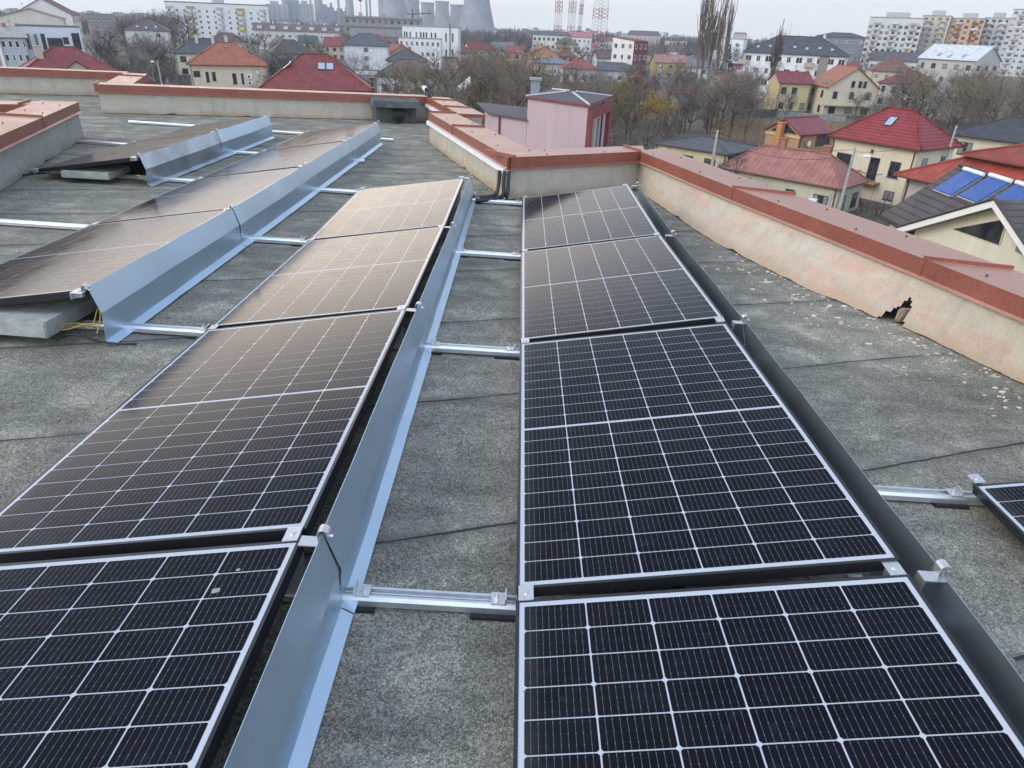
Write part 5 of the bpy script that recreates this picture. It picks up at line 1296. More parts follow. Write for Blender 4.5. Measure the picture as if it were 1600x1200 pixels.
def sp_redhip(root, rfo, w, D, h, rise, oh, rec):
    for x, z, a, c in ((-.32, 3.55, 1.75, 1.35), (.30, 3.35, 1.15, 1.6), (-.12, .9, 1.5, 1.2), (.32, 1.1, 1.1, .9)): put_window(root, w * x, 0, z, 0, a, c, False, True)
    put_window(root, w * .06, 0, 2.75, 0, 1.1, 2.25, False, True)
    for y_ in (.35, .75): put_window(root, w / 2, D * y_, 3.6, math.pi / 2, .8, 1.1, False, True)
    b = MB(); b.box(-.9 + w * .02, 1.6 + w * .02, -1.15, -.003, 2.45, 2.62); bal = b.build('balcony', wall_mat(lin((205, 140, 100), .8)), root)
    b = MB(); xa, xb = -.85 + w * .02, 1.55 + w * .02
    b.tube([(xa, -.05, 3.5), (xa, -1.1, 3.5), (xb, -1.1, 3.5), (xb, -.05, 3.5)], .035, 6)
    for i in range(9): b.tube([(xa + (xb - xa) * i / 8, -1.1, 2.62), (xa + (xb - xa) * i / 8, -1.1, 3.5)], .018, 4)
    b.build('railing', M['iron'], bal)
    pm = simple('red_downpipe', (.16, .04, .03), .5)
    downpipe(root, -w / 2 + .15, 0, .2, h, pm); downpipe(root, w / 2 - .25, 0, .2, h, pm)
    skylight(rfo, slope_frame(w, D, h, rise, oh), .0, 2.5, .95, 1.35)
    b = MB(); b.box(-.05, .12, -.25, -.05, h - .9, h - .55); b.build('wall_lamp', M['dark_frame'], root)
def sp_tier(root, rfo, w, D, h, rise, oh, rec):
    rm = roof_mat(lin((206, 68, 46), .62), 'seam'); em = simple('fascia', (.2, .05, .03), .6)
    b = MB(); b.box(-w * .30, w * .18, 2.6, D - 2, h + .6, h + 2.2); b.build('upper_wall', simple('maroon_timber', (.14, .035, .03), .7), rfo)
    o = roof_builder(w * .48, D - 4.6, h + 2.2, 'hip', 1.5, .7).build('upper_roof', [rm, em, rm], rfo, Matrix.Translation((-w * .06, 2.6, 0)))
def sp_oldred(root, rfo, w, D, h, rise, oh, rec):
    chimney(rfo, -w * .12, D * .52, h + rise * .6, h + rise + 1.0, .55); chimney(rfo, w * .24, D * .55, h + rise * .5, h + rise + .8, .65)
    b = MB(); b.box(-.4, .4, -.42, -.02, 1.5, 2.1); b.build('air_conditioner', M['white_pvc'], root, Matrix.Translation((w * .33, 0, 0)))
def sp_outb(root, rfo, w, D, h, rise, oh, rec):
    for x, a in ((-.34, 1.3), (-.02, 1.4), (.28, 1.5)):
        b = MB(); b.box(w * x - a / 2, w * x + a / 2, -.05, -.002, .05, h * .78); b.build('doorway', M['wood_dark'], root)
    b = MB(); b.box(w / 2 + .003, w / 2 + .06, .1, D - .1, .1, h - .02); b.build('dark_end_wall', simple('dark_boarding', (.045, .03, .032), .8, vary=.3), root)
def sp_pav(root, rfo, w, D, h, rise, oh, rec):
    b = MB(); b.add([(-w / 2 - .02, .5, h + .1), (-w / 2 - .02, D - .5, h + .1), (-w / 2 - .02, D / 2, h + rise * .8)], [(0, 1, 2)]); b.build('gable_glazing', M['glass'], root)
    b = MB(); b.box(-w / 2 - .12, -w / 2 - .003, -.1, D + .1, h - .35, h - .1); b.build('beam', wall_mat(lin((232, 205, 120), .8)), root)
    b = MB(); b.box(w * .05, w / 2 - .2, -.06, -.003, h * .72, h - .05); b.build('dark_opening', M['wood_dark'], root)
    chimney(root, -w * .5 - .7, D * .5, 0, h + 1.2, .7, simple('orange_brick', (.45, .2, .07), .9, vary=.25))
SPECIAL = dict(villa=sp_villa, sky=sp_sky, yellow=sp_yellow, chim2=sp_chim2, terrace=sp_terrace, porch=sp_porch, glass=sp_glass, slits=sp_slits, frame=sp_frame, flatsolar=sp_flatsolar,
               apt=sp_apt, tower=sp_tower, towerred=lambda *a: sp_tower(*a, red=True), gablewin=sp_gablewin, orange=sp_orange, redskl=sp_redskl, redchim=sp_redchim, redhip=sp_redhip,
               tier=sp_tier, oldred=sp_oldred, outb=sp_outb, pav=sp_pav)
for rec in HOUSES: house(rec)

# ---- brown tiled house with the wide white bargeboards (near right)
def brown_house():
    r = thing('house', 'cream house with a brown tiled roof, white bargeboards and blue solar collectors', 'house', Matrix.Translation((25.3, 28.5, GROUND)))
    wm = wall_mat(lin((238, 230, 195), .84)); rm = roof_mat(lin((98, 84, 78), .8), 'tile'); em = simple('fascia', (.05, .04, .036), .6)
    T = lambda *p: tuple(Vector(p) - Vector((25.3, 28.5, GROUND)))
    ZE, ZR = -7.55, -4.6; XE, XR = 21.65, 25.35
    Y0, Y1 = 17.5, 40.3
    sl = (ZR - ZE) / (XR - XE)
    b = MB(); P = lambda x, y, z: T(x, y, z)
    b.loops([P(XE + .5, Y0 + .4, GROUND), P(2 * XR - XE - .5, Y0 + .4, GROUND), P(2 * XR - XE - .5, Y1 - .5, GROUND), P(XE + .5, Y1 - .5, GROUND)],
            [P(XE + .5, Y0 + .4, ZE + .1), P(2 * XR - XE - .5, Y0 + .4, ZE + .1), P(2 * XR - XE - .5, Y1 - .5, ZE + .1), P(XE + .5, Y1 - .5, ZE + .1)])
    for y in (Y0 + .4, Y1 - .5): b.add([P(XE + .5, y, ZE + .1), P(XR, y, ZR - .15), P(2 * XR - XE - .5, y, ZE + .1)], [(0, 1, 2)])
    b.build('wall', wm, r)
    # main roof, two slopes
    m = MB(); L = math.hypot(XR - XE, ZR - ZE)
    for s in (1, -1):
        xe = XR - s * (XR - XE)
        q = [P(xe, Y1, ZE), P(xe, Y0, ZE), P(XR, Y0, ZR), P(XR, Y1, ZR)]
        m.add(q, [(0, 1, 2, 3)], 0, [[(0, 0), (Y1 - Y0, 0), (Y1 - Y0, L), (0, L)]])
        q2 = [(x, y, z - .18) for x, y, z in q]
        m.add(q2, [(3, 2, 1, 0)], 1)
        for i in range(4):
            j = (i + 1) % 4; m.add([q[i], q[j], q2[j], q2[i]], [(0, 1, 2, 3)], 1)
    m.tube([P(XR, Y0, ZR + .03), P(XR, Y1, ZR + .03)], .11, 6, 1, smooth=False)
    roof = m.build('roof', [rm, em], r)
    # cross gable towards the street
    YA, hw = 30.25, 6.7; ZA = -4.42; ZL = ZE + .12; XF, XW = 21.0, 21.55
    g = MB(); Lg = math.hypot(hw, ZA - ZL)
    for s in (1, -1):
        ye = YA + s * hw
        q = [P(XF, ye, ZL), P(XR + .2, ye, ZL), P(XR + .2, YA, ZA), P(XF, YA, ZA)]
        g.add(q, [(0, 1, 2, 3)], 0, [[(0, 0), (XR - XF, 0), (XR - XF, Lg), (0, Lg)]])
        q2 = [(x, y, z - .2) for x, y, z in q]
        g.add(q2, [(3, 2, 1, 0)], 2)
        g.add([q[0], q[1], q2[1], q2[0]], [(0, 1, 2, 3)], 1)
        e = .06
        g.loops([(q[0][0] - .05, q[0][1], q[0][2] - .02), (q[0][0] + .03, q[0][1], q[0][2] - .02), (q[3][0] + .03, q[3][1], q[3][2] - .02), (q[3][0] - .05, q[3][1], q[3][2] - .02)],
                [(q[0][0] - .05, q[0][1], q[0][2] - .34), (q[0][0] + .03, q[0][1], q[0][2] - .34), (q[3][0] + .03, q[3][1], q[3][2] - .34), (q[3][0] - .05, q[3][1], q[3][2] - .34)], 3)
        g.tube([(q[0][0] - .06, q[0][1], q[0][2] + .04), (q[3][0] - .06, q[3][1], q[3][2] + .04)], .07, 6, 1, smooth=False)
    cg = g.build('gable_roof', [rm, em, wm, simple('white_board', (.74, .74, .70), .6, vary=.05)], r)
    b = MB(); k = .75; yl, yr = YA + hw - k, YA - hw + k; zl = ZL + (ZA - ZL) * k / hw - .22
    b.loops([P(XW, yl, GROUND), P(XW, yr, GROUND), P(XW, yr, zl), P(XW, YA, ZA - .24), P(XW, yl, zl)], [P(XR, yl, GROUND), P(XR, yr, GROUND), P(XR, yr, zl), P(XR, YA, ZA - .24), P(XR, yl, zl)])
    b.build('gable_wall', wm, r)
    def poly_window(pts, nm):
        fr = MB(); c = [sum(p[i] for p in pts) / len(pts) for i in range(2)]
        out = [(c[0] + (p[0] - c[0]) * 1.06, c[1] + (p[1] - c[1]) * 1.06) for p in pts]
        fr.loops([P(XW - .05, a, q) for a, q in out], [P(XW - .002, a, q) for a, q in out])
        o = fr.build('window', wall_mat(lin((222, 208, 165), .8)), r)
        pn = MB(); pn.loops([P(XW - .07, a, q) for a, q in pts], [P(XW - .052, a, q) for a, q in pts]); pn.build('pane', M['glass'], o)
    poly_window([(33.1, -6.45), (29.85, -5.15), (29.75, -6.25)], 'window')
    poly_window([(28.75, -5.3), (27.6, -5.3), (27.5, -6.25), (28.65, -6.2)], 'window')
    b = MB(); b.box(XW - .06, XW - .003, 35.3, 36.1, GROUND, ZL - .4)
    b = MB(); v0 = Vector(P(XE + .46, 36.2, 0)); b.box(v0.x - .05, v0.x, v0.y - 1.0, v0.y + 1.2, 2, ZE - GROUND - .35); b.build('red_cladding', simple('red_cladding', (.30, .035, .03), .6), r)
    bl = simple('collector_blue', (.025, .085, .30), .12, vary=.12, scale=3, coat=.6)
    s = math.atan2(ZR - ZE, XR - XE)
    for y, up, ln_, lab in ((38.5, 2.72, 1.72, 'first blue vacuum tube collector on the brown roof, farthest from the parapet'), (36.4, 2.88, 1.68, 'second blue vacuum tube collector on the brown roof'), (34.3, 2.9, 1.7, 'third blue vacuum tube collector, partly hidden by the brown cross gable')):
        mw = Matrix.Translation((XE, y, ZE)) @ Matrix.Rotation(-math.pi / 2, 4, 'Z') @ Matrix.Rotation(s, 4, 'X') @ Matrix.Translation((0, up, .0))
        collector(mw, 1.60, ln_, bl, lab)
brown_house()

# ---- pink stair tower joined to a lower wing
def pink_tower():
    B = Vector((.98, 49.3, GROUND))
    c = [(0, 0), (3.62, -4.05), (5.75, 2.4), (2.0, 6.2)]
    r = thing('stair_tower', 'pink rendered stair tower with maroon framed glazing and a grey cap roof', 'tower', Matrix.Translation(B))
    H = -2.75 - GROUND
    pk = wall_mat(lin((212, 176, 182), .76)); mr = simple('maroon_trim', lin((150, 44, 50), .8), .6); gr = roof_mat(lin((96, 88, 94), .8), 'plain')
    b = MB(); b.prism(c, 0, H); b.build('wall', pk, r)
    ct = Vector((2.9, .9)); ov = [tuple(ct + (Vector(p) - ct) * 1.05) for p in c]
    b = MB(); n = 4; top = [tuple(ct + (Vector(p) - ct) * .12) for p in c]
    b.loops([(x, y, H + .004) for x, y in ov], [(x, y, H + .14) for x, y in ov], 1)
    b.loops([(x, y, H + .142) for x, y in ov], [(x, y, H + .44) for x, y in top], 0)
    for i in range(4): b.tube([(ov[i][0], ov[i][1], H + .16), (top[i][0], top[i][1], H + .46)], .07, 6, 2, smooth=False)
    rr = b.build('roof', [gr, mr, simple('ridge_metal', (.42, .42, .44), .5)], r)
    # maroon frame on the right side
    a, d = Vector(c[1]), Vector(c[2]); e = (d - a).normalized(); nn = Vector((e.y, -e.x)); L = (d - a).length
    F = Matrix(((e.x, nn.x, 0, a.x), (e.y, nn.y, 0, a.y), (0, 0, 1, 0), (0, 0, 0, 1)))
    for x0, x1, z0, z1 in ((0, .55, 0, H - .1), (L - .8, L, 0, H - .1), (.55, L - .8, H - .75, H - .1), (.55, L - .8, H - 4.6, H - 4.1)):
        b = MB(); b.box(x0, x1, .004, .28, z0, z1, 0, F); b.build('trim', mr, r)
    for x0, x1, z0, z1 in ((1.5, 2.3, H - 3.6, H - 1.0), (3.2, 3.6, H - 3.9, H - 1.0), (1.5, 2.3, H - 8, H - 5)):
        b = MB(); b.box(x0, x1, .003, .06, z0, z1, 0, F); b.build('window', M['glass'], r)
    b = MB(); b.tube([F @ Vector((L * .55, .2, H)), F @ Vector((L * .55, .2, 0))], .07, 6); b.build('downpipe', M['steel_dark'], r)
    b = MB(); b.box(.2, .8, 1.0, 1.6, H + .15, H + 1.0); b.box(.1, .9, .9, 1.7, H + 1.05, H + 1.2)
    for q in ((.22, 1.02), (.78, 1.02), (.22, 1.58), (.78, 1.58)): b.box(q[0] - .03, q[0] + .03, q[1] - .03, q[1] + .03, H + 1.0, H + 1.05)
    b.build('chimney', simple('green_grey_metal', (.22, .27, .27), .5), rr)
    r2 = thing('pink_wing', 'lower pink wing with a flat slate grey roof left of the stair tower', 'building', Matrix.Translation(B))
    H2 = -4.15 - GROUND; c2 = [(-2.45, 2.75), (-.02, .02), (1.98, 6.22), (-3.2, 9.5)]
    b = MB(); b.prism(c2, 0, H2); b.build('wall', pk, r2)
    o2 = [(-2.7, 2.7), (0.0, -.22), (-.02, .05), (1.95, 6.3), (-3.9, 9.9)]
    b = MB(); b.loops([(x, y, H2 + .004) for x, y in o2], [(x, y, H2 + .12) for x, y in o2]); b.build('roof', gr, r2)
    b = MB(); p = Vector((-1.9, 2.1)); b.tube([(p.x, p.y - .1, H2), (p.x, p.y - .1, 0)], .07, 6); b.build('downpipe', mr, r2)
pink_tower()
# ------------------------------------------------------------------ trees
def twig(b, p, q, r0, r1, mat=0):
    d = (q - p)
    if d.length < 1e-6: return
    d.normalize(); a = d.cross(Vector((.3, .5, .8))); 
    if a.length < .1: a = d.cross(Vector((1, 0, 0)))
    a.normalize(); c = d.cross(a)
    vs = []
    for P, r in ((p, r0), (q, r1)):
        for k in range(3):
            t = 2.0944 * k; vs.append(P + (a * math.cos(t) + c * math.sin(t)) * r)
    b.add(vs, [(0, 1, 4, 3), (1, 2, 5, 4), (2, 0, 3, 5)], mat)

def grow(seed, H, spread, upright, levels, kids, droop=0.0, base=.22, twig_r=.016, jit=.5):
    """trunk mesh and crown mesh of a leafless tree of height H"""
    rnd = random.Random(seed); trunk, crown = MB(), MB()
    def branch(p, d, L, r, lev):
        n = 3 if lev < levels else 2
        pts, cur, dr = [p], p, d.copy()
        for i in range(n):
            dr = (dr + Vector((rnd.uniform(-1, 1), rnd.uniform(-1, 1), rnd.uniform(-.6, .8))) * .20 * jit + Vector((0, 0, upright * .22 - droop * .5 * (lev >= 2)))).normalized()
            cur = cur + dr * (L / n); pts.append(cur)
        if lev == 0 or (lev == 1 and r > .03):
            trunk.tube(pts, [r * (1 - .6 * i / n) for i in range(n + 1)], 6 if lev == 0 else 4)
        else:
            for i in range(n): twig(crown, pts[i], pts[i + 1], max(twig_r * .6, r * (1 - .7 * i / n)), max(twig_r * .45, r * (1 - .7 * (i + 1) / n)))
        if lev >= levels: return
        k = kids[lev]
        for i in range(k):
            t = rnd.uniform(.25 if lev else base, 1.0); f = t * n; j = min(n - 1, int(f)); q = pts[j] + (pts[j + 1] - pts[j]) * (f - j)
            az = 2.399 * i + rnd.uniform(-.6, .6); ax = (pts[j + 1] - pts[j]).normalized()
            u = ax.cross(Vector((0, .1, 1))); 
            if u.length < .1: u = Vector((1, 0, 0))
            u.normalize(); w = ax.cross(u); side = u * math.cos(az) + w * math.sin(az)
            nd = (ax * (1 - spread) + side * spread + Vector((0, 0, .15 * upright))).normalized()
            branch(q, nd, L * rnd.uniform(.38, .62) * (1.25 - .5 * t if lev == 0 else 1), r * .5, lev + 1)
    branch(Vector((0, 0, -.1)), Vector((rnd.uniform(-.06, .06), rnd.uniform(-.06, .06), 1)), H * .86, H * .020, 0)
    return trunk, crown

def bark(name, c): return simple(name, c, .95, vary=.3, scale=2, spec=.15)
BARK = bark('bark', (.085, .070, .058)); TWIGS = [bark('twigs_brown', (.175, .135, .105)), bark('twigs_grey', (.18, .162, .145)), bark('twigs_dark', (.085, .072, .064)), bark('twigs_olive', (.18, .15, .085))]
SPECIES = {}
POP = bark('poplar_bark', (.17, .14, .108))
def species(key, tr, cr, tm, cm): SPECIES[key] = (tr.mesh('trunk', [tm]), cr.mesh('crown', [cm]))
for i in range(5):
    tr, cr = grow(40 + i, 8.0, .62, .55, 3, (10, 7, 7), base=.16, twig_r=.020)
    for j, tm in enumerate(TWIGS): species(('bare', i, j), tr, cr, BARK, tm)
tr, cr = grow(77, 22.0, .26, 1.6, 3, (17, 5, 3), base=.14, twig_r=.019); species('poplar0', tr, cr, POP, POP)
tr, cr = grow(79, 21.0, .24, 1.7, 3, (15, 5, 3), base=.16, twig_r=.019); species('poplar1', tr, cr, POP, POP)
tr, cr = grow(81, 14.5, .26, 1.4, 3, (14, 5, 3), base=.30, twig_r=.018); species('slim', tr, cr, BARK, TWIGS[2])
tr, cr = grow(91, 6.0, .8, .5, 3, (16, 8, 9), droop=.9, base=.35, twig_r=.026); species('willow', tr, cr, BARK, bark('twigs_yellow', (.36, .235, .05)))
tr, cr = grow(95, 7.5, .6, .6, 3, (15, 9, 9), droop=.25, base=.2, twig_r=.024); species('olive', tr, cr, BARK, bark('twigs_pale_olive', (.20, .175, .075)))
tr, cr = grow(97, 9.0, .6, .5, 3, (12, 7, 7), base=.2, twig_r=.022); species('pale', tr, cr, bark('pale_bark', (.30, .28, .26)), bark('twigs_pale', (.30, .28, .26)))
def conifer(H, seed):
    rnd = random.Random(seed); tr, cr = MB(), MB()
    tr.tube([(0, 0, -.1), (0, 0, H * .9)], [H * .02, .03], 6)
    for i in range(420):
        z = H * rnd.uniform(.08, 1); R2 = H * .20 * (1 - z / H) ** .8 * rnd.uniform(.4, 1.1) + .05; a = rnd.uniform(0, 6.283)
        c = Vector((R2 * math.cos(a), R2 * math.sin(a), z)); s = rnd.uniform(.14, .32)
        o = Vector((math.cos(a), math.sin(a), -.4)); t = Vector((-math.sin(a), math.cos(a), 0))
        cr.add([c - t * s * .5, c + t * s * .5, c + o * s * 1.6], [(0, 1, 2)])
        cr.add([c + Vector((0, 0, s * .5)), c - Vector((0, 0, s * .3)), c + o * s * 1.4 + t * s * .3], [(0, 1, 2)])
    return tr, cr
tr, cr = conifer(9.0, 3); species('conifer', tr, cr, BARK, bark('needles', (.022, .045, .022)))

HSPOT = [(h[3], h[4], max(h[6], h[7])) for h in HOUSES] + [(25, 30, 14), (3.5, 49.5, 6), (25.3, 20, 10)]
def plant(name, key, p, s, rz, label, cat='tree', group=None, sx=1):
    r = thing(name, label, cat, Matrix.Translation(p) @ Matrix.Rotation(rz, 4, 'Z') @ Matrix.Diagonal((s * sx, s * sx, s, 1)), group)
    t, c = SPECIES[key]
    link('trunk', t, r); link('crown', c, r)
    return r
REGIONS = [
    (-9.76, -4.48, 72, 121, 9, 6, 9.5, 'bare brown tree in front of the arched porch bungalow', 'trees before the arched porch bungalow', (0, 3)),
    (-5.01, 2.51, 62, 125, 38, 7, 11.0, 'bare brown tree of the thicket left of the pink tower', 'thicket left of the pink tower', (0, 0, 3, 1)),
    (1.97, 9.44, 72, 135, 32, 6, 9, 'bare grey-brown tree of the thicket behind the pink tower', 'thicket behind the pink tower', (0, 1, 0)),
    (9.18, 13.6, 79, 113, 7, 4, 7, 'bare tree between the pink tower and the yellow willow', 'trees between pink tower and willow', (3, 0)),
    (10.76, 16.64, 107, 153, 20, 6, 9.0, 'bare dark tree behind the yellow willow', 'trees behind the yellow willow', (2, 0, 1)),
    (15.39, 21.5, 96, 146, 30, 6, 9.0, 'bare grey tree of the thicket right of the yellow willow', 'thicket right of the willow', (1, 0, 1)),
    (31.92, 40.5, 113, 170, 40, 7, 10.5, 'bare tree of the thicket right of the raspberry red roof', 'thicket right of the raspberry red roof', (0, 3, 1)),
    (30.11, 33.1, 137, 162, 6, 4, 6.5, 'bare tree in front of the raspberry red roof', 'trees before the raspberry red roof', (0, 1)),
    (-31.24, -25.94, 143, 195, 24, 6, 10.0, 'dark bare tree in front of the brown roofed flats', 'trees before the brown roofed flats', (2, 1)),
    (-29.15, -24.29, 259, 383, 28, 9, 14, 'bare tree left of the long white block', 'trees left of the long white block', (1, 2)),
    (-19.72, -12.59, 123, 172, 24, 5, 8.5, 'dark bare tree behind the dark red tiled roof', 'trees behind the dark red tiled roof', (2, 1)),
    (-20.66, -14.86, 200, 253, 12, 6, 9, 'bare tree below the brown terrace', 'trees below the brown terrace', (2, 1)),
    (-14.86, 1.43, 252, 393, 22, 7, 11, 'bare tree among the middle distance red roofs', 'trees among the red roofs', (1, 0)),
    (-0.73, 16.64, 216, 342, 40, 7, 11, 'bare tree below the lattice masts', 'trees below the lattice masts', (1, 0, 2)),
    (16.64, 23.36, 201, 349, 18, 7, 11, 'bare tree behind the white apartment building and the poplars', 'trees behind the apartment building', (1, 2)),
    (27.38, 32.71, 246, 378, 12, 7, 11, 'bare tree below the first tower block', 'trees below the first tower block', (1, 0)),
    (21.97, 24.28, 121, 138, 3, 4, 6, 'bare thin tree before the yellow house with the crimson roof', 'trees before the yellow house', (1,)),
    (27.38, 31.13, 122, 138, 4, 4, 7, 'thin bare tree before the steep orange roof', 'trees before the steep orange roof', (1, 0)),
]
trnd = random.Random(12)
for b0, b1, d0, d1, n, h0, h1, lab, grp, tones in REGIONS:
    k = tries = 0
    while k < n and tries < n * 12:
        tries += 1
        ba, da = trnd.uniform(b0, b1), trnd.uniform(d0, d1); p = bear(ba, da)
        if abs(ba + 3.2) < 1.3 and da < 104: continue                 # the clearing with the tilted sheet
        if any(math.hypot(p.x - hx, p.y - hy) < hr * .62 for hx, hy, hr in HSPOT): continue
        h = trnd.uniform(h0, h1); k += 1
        plant('bare_tree', ('bare', trnd.randrange(5), trnd.choice(tones)), p, h / 8.0, trnd.uniform(0, 6.28), lab, 'tree', grp, trnd.uniform(.85, 1.2))
for b_, d_, s_, key, lab in ((16.55, 171, 1.0, 'poplar0', 'leftmost tall bare poplar of the row'), (17.0, 172, 1.03, 'poplar1', 'second and tallest bare poplar from the left'), (17.5, 175, .86, 'poplar0', 'third poplar, shorter and thinner than its left neighbours'),
                             (18.15, 168, .96, 'poplar1', 'fourth tall bare poplar, standing apart on the right'), (18.6, 172, .92, 'poplar0', 'slimmest poplar at the right end of the row')):
    plant('poplar_tree', key, bear(b_, d_), s_, b_ * 3, lab, 'tree', 'tall poplars', .74 if 'slim' not in lab else .5)
plant('bare_tree', 'slim', bear(22.45, 149), 1.0, .4, 'tall thin dark tree beside the yellow house with the crimson roof', 'tree')
plant('willow_tree', 'willow', bear(13.7, 104), 1.05, .3, 'yellow twigged weeping willow right of the pink tower', 'tree', None, 1.25)
plant('bare_tree', 'olive', bear(9.6, 92), 1.12, 1.3, 'olive green budding tree at the right side of the pink tower', 'tree', None, 1.0)
plant('bare_tree', 'pale', bear(-11.8, 125), 1.0, 2.0, 'pale barked bare tree in front of the tall white house', 'tree')
plant('bare_tree', 'pale', bear(-27.4, 150), .85, 1.0, 'pale barked bare tree beside the lane at the far left', 'tree')
plant('bare_tree', ('bare', 1, 2), bear(21.1, 58), .62, .5, 'small dark bare tree in front of the faded red roof', 'tree')
plant('bare_tree', ('bare', 3, 2), bear(14.6, 76), .74, 2.5, 'small bare tree before the slate grey outbuilding', 'tree')
plant('conifer_tree', 'conifer', bear(-18.8, 136), .85, 0, 'dark green conifer beside the orange pyramid roof', 'tree', None, 1.3)
plant('conifer_tree', 'conifer', bear(18.78, 181), 1.5, 1, 'taller dark conifer right of the poplars', 'tree')
plant('conifer_tree', 'conifer', bear(19.15, 174), 1.05, 2, 'shorter dark conifer left of the white apartment building', 'tree')
plant('conifer_tree', 'conifer', bear(-8.9, 130), .36, 2, 'small evergreen beside the arched porch', 'tree', None, 1.3)

# dry reeds, brushwood and the far woods: masses nobody could count
def brush(name, label, spots, hmin, hmax, mat, seed, lean=.35, w=.03, per=1):
    b = MB(); rnd = random.Random(seed)
    for p in spots:
        h = rnd.uniform(hmin, hmax)
        for _ in range(per):
            q = p + Vector((rnd.uniform(-lean, lean) * h, rnd.uniform(-lean, lean) * h, h * rnd.uniform(.6, 1)))
            s = Vector((rnd.uniform(-1, 1), rnd.uniform(-1, 1), 0)).normalized() * w
            b.add([p - s, p + s, q + s * .4, q - s * .4], [(0, 1, 2, 3)], rnd.randrange(2))
    return tag(b.build(name, mat), label, kind='stuff')
rnd = random.Random(33)
def strew(b0, b1, d0, d1, n): return [bear(rnd.uniform(b0, b1), rnd.uniform(d0, d1)) + Vector((rnd.uniform(-.5, .5), rnd.uniform(-.5, .5), 0)) for _ in range(n)]
brush('dry_reeds', 'dry straw coloured reed bed behind the brick pavilion', strew(18.5, 28.5, 97, 122, 5200), 1.2, 2.6, [bark('straw', (.33, .235, .145)), bark('straw_dark', (.20, .145, .095))], 5, .22, .035)
brush('brushwood', 'tangled brown undergrowth below the bare trees', strew(-6, 16, 60, 150, 9000) + strew(30, 41, 105, 150, 5000) + strew(-20, -9, 100, 165, 4000) + strew(-32, -25, 128, 200, 6000) + strew(13, 36, 44, 74, 1600),
      .7, 2.4, [bark('brush_brown', (.12, .09, .068)), bark('brush_grey', (.09, .075, .062))], 6, .7, .04)
wb = MB()
for i in range(3400):
    t = rnd.random(); d = 480 + 1300 * t * t; a = rnd.uniform(-44, 46)
    if -15.5 < a < -2.0 and d < 950 and rnd.random() < .5: continue
    p = bear(a, d); h = rnd.uniform(9, 15) + (4 if rnd.random() < .06 else 0)
    for _ in range(9):
        x = rnd.uniform(-.32, .32) * h; y = rnd.uniform(-2, 2); hh = h * rnd.uniform(.55, 1) * (1 - abs(x) / h * .8)
        w = rnd.uniform(.25, .7)
        wb.add([p + Vector((x * .6 - w, y, 0)), p + Vector((x * .6 + w, y, 0)), p + Vector((x + w * .8, y, hh * .7)), p + Vector((x, y, hh)), p + Vector((x - w * .9, y, hh * .6))], [(0, 1, 2, 3, 4)], rnd.randrange(2))
tag(wb.build('distant_woods', [bark('woods_brown', (.085, .072, .06)), bark('woods_grey', (.065, .06, .055))]), 'hazy belt of bare woods along the horizon', kind='stuff')
cb2 = MB()
for i in range(260):                                              # the far town, houses no longer told apart
    a = rnd.uniform(-40, 44); d = rnd.uniform(430, 1500); p = bear(a, d); w = rnd.uniform(8, 26); hh = rnd.uniform(5, 9.5) + (rnd.uniform(3, 9) if rnd.random() < .12 else 0)
    if -16 < a < -1 and d < 900: continue
    mt = rnd.randrange(3); Mx = Matrix.Translation(p) @ Matrix.Rotation(R_(-a + rnd.uniform(-25, 25)), 4, 'Z')
    cb2.box(-w / 2, w / 2, 0, 10, 0, hh, mt, Mx)
    if rnd.random() < .7:
        q = [Mx @ Vector(v) for v in ((-w / 2 - .4, -.4, hh + .01), (w / 2 + .4, -.4, hh + .01), (w / 2 + .4, 10.4, hh + .01), (-w / 2 - .4, 10.4, hh + .01), (-w / 2 + 2, 5, hh + 3), (w / 2 - 2, 5, hh + 3))]
        cb2.add(q, [(0, 1, 5, 4), (1, 2, 5), (2, 3, 4, 5), (3, 0, 4)], 3 + rnd.randrange(2))
    for f in range(int(hh / 3)):
        for c in range(int(w / 3)):
            x = -w / 2 + 1.5 + c * 3
            cb2.box(x - .6, x + .6, -.05, .0, f * 3 + 1.0, f * 3 + 2.3, 5, Mx)
tag(cb2.build('distant_town', [wall_mat(lin((225, 222, 215), .8)), wall_mat(lin((200, 190, 175), .8)), wall_mat(lin((190, 170, 150), .8)), roof_mat(lin((150, 105, 95), .7), 'plain'), roof_mat(lin((110, 100, 98), .8), 'plain'), M['glass']]), 'far hazy houses and blocks below the skyline', kind='stuff')

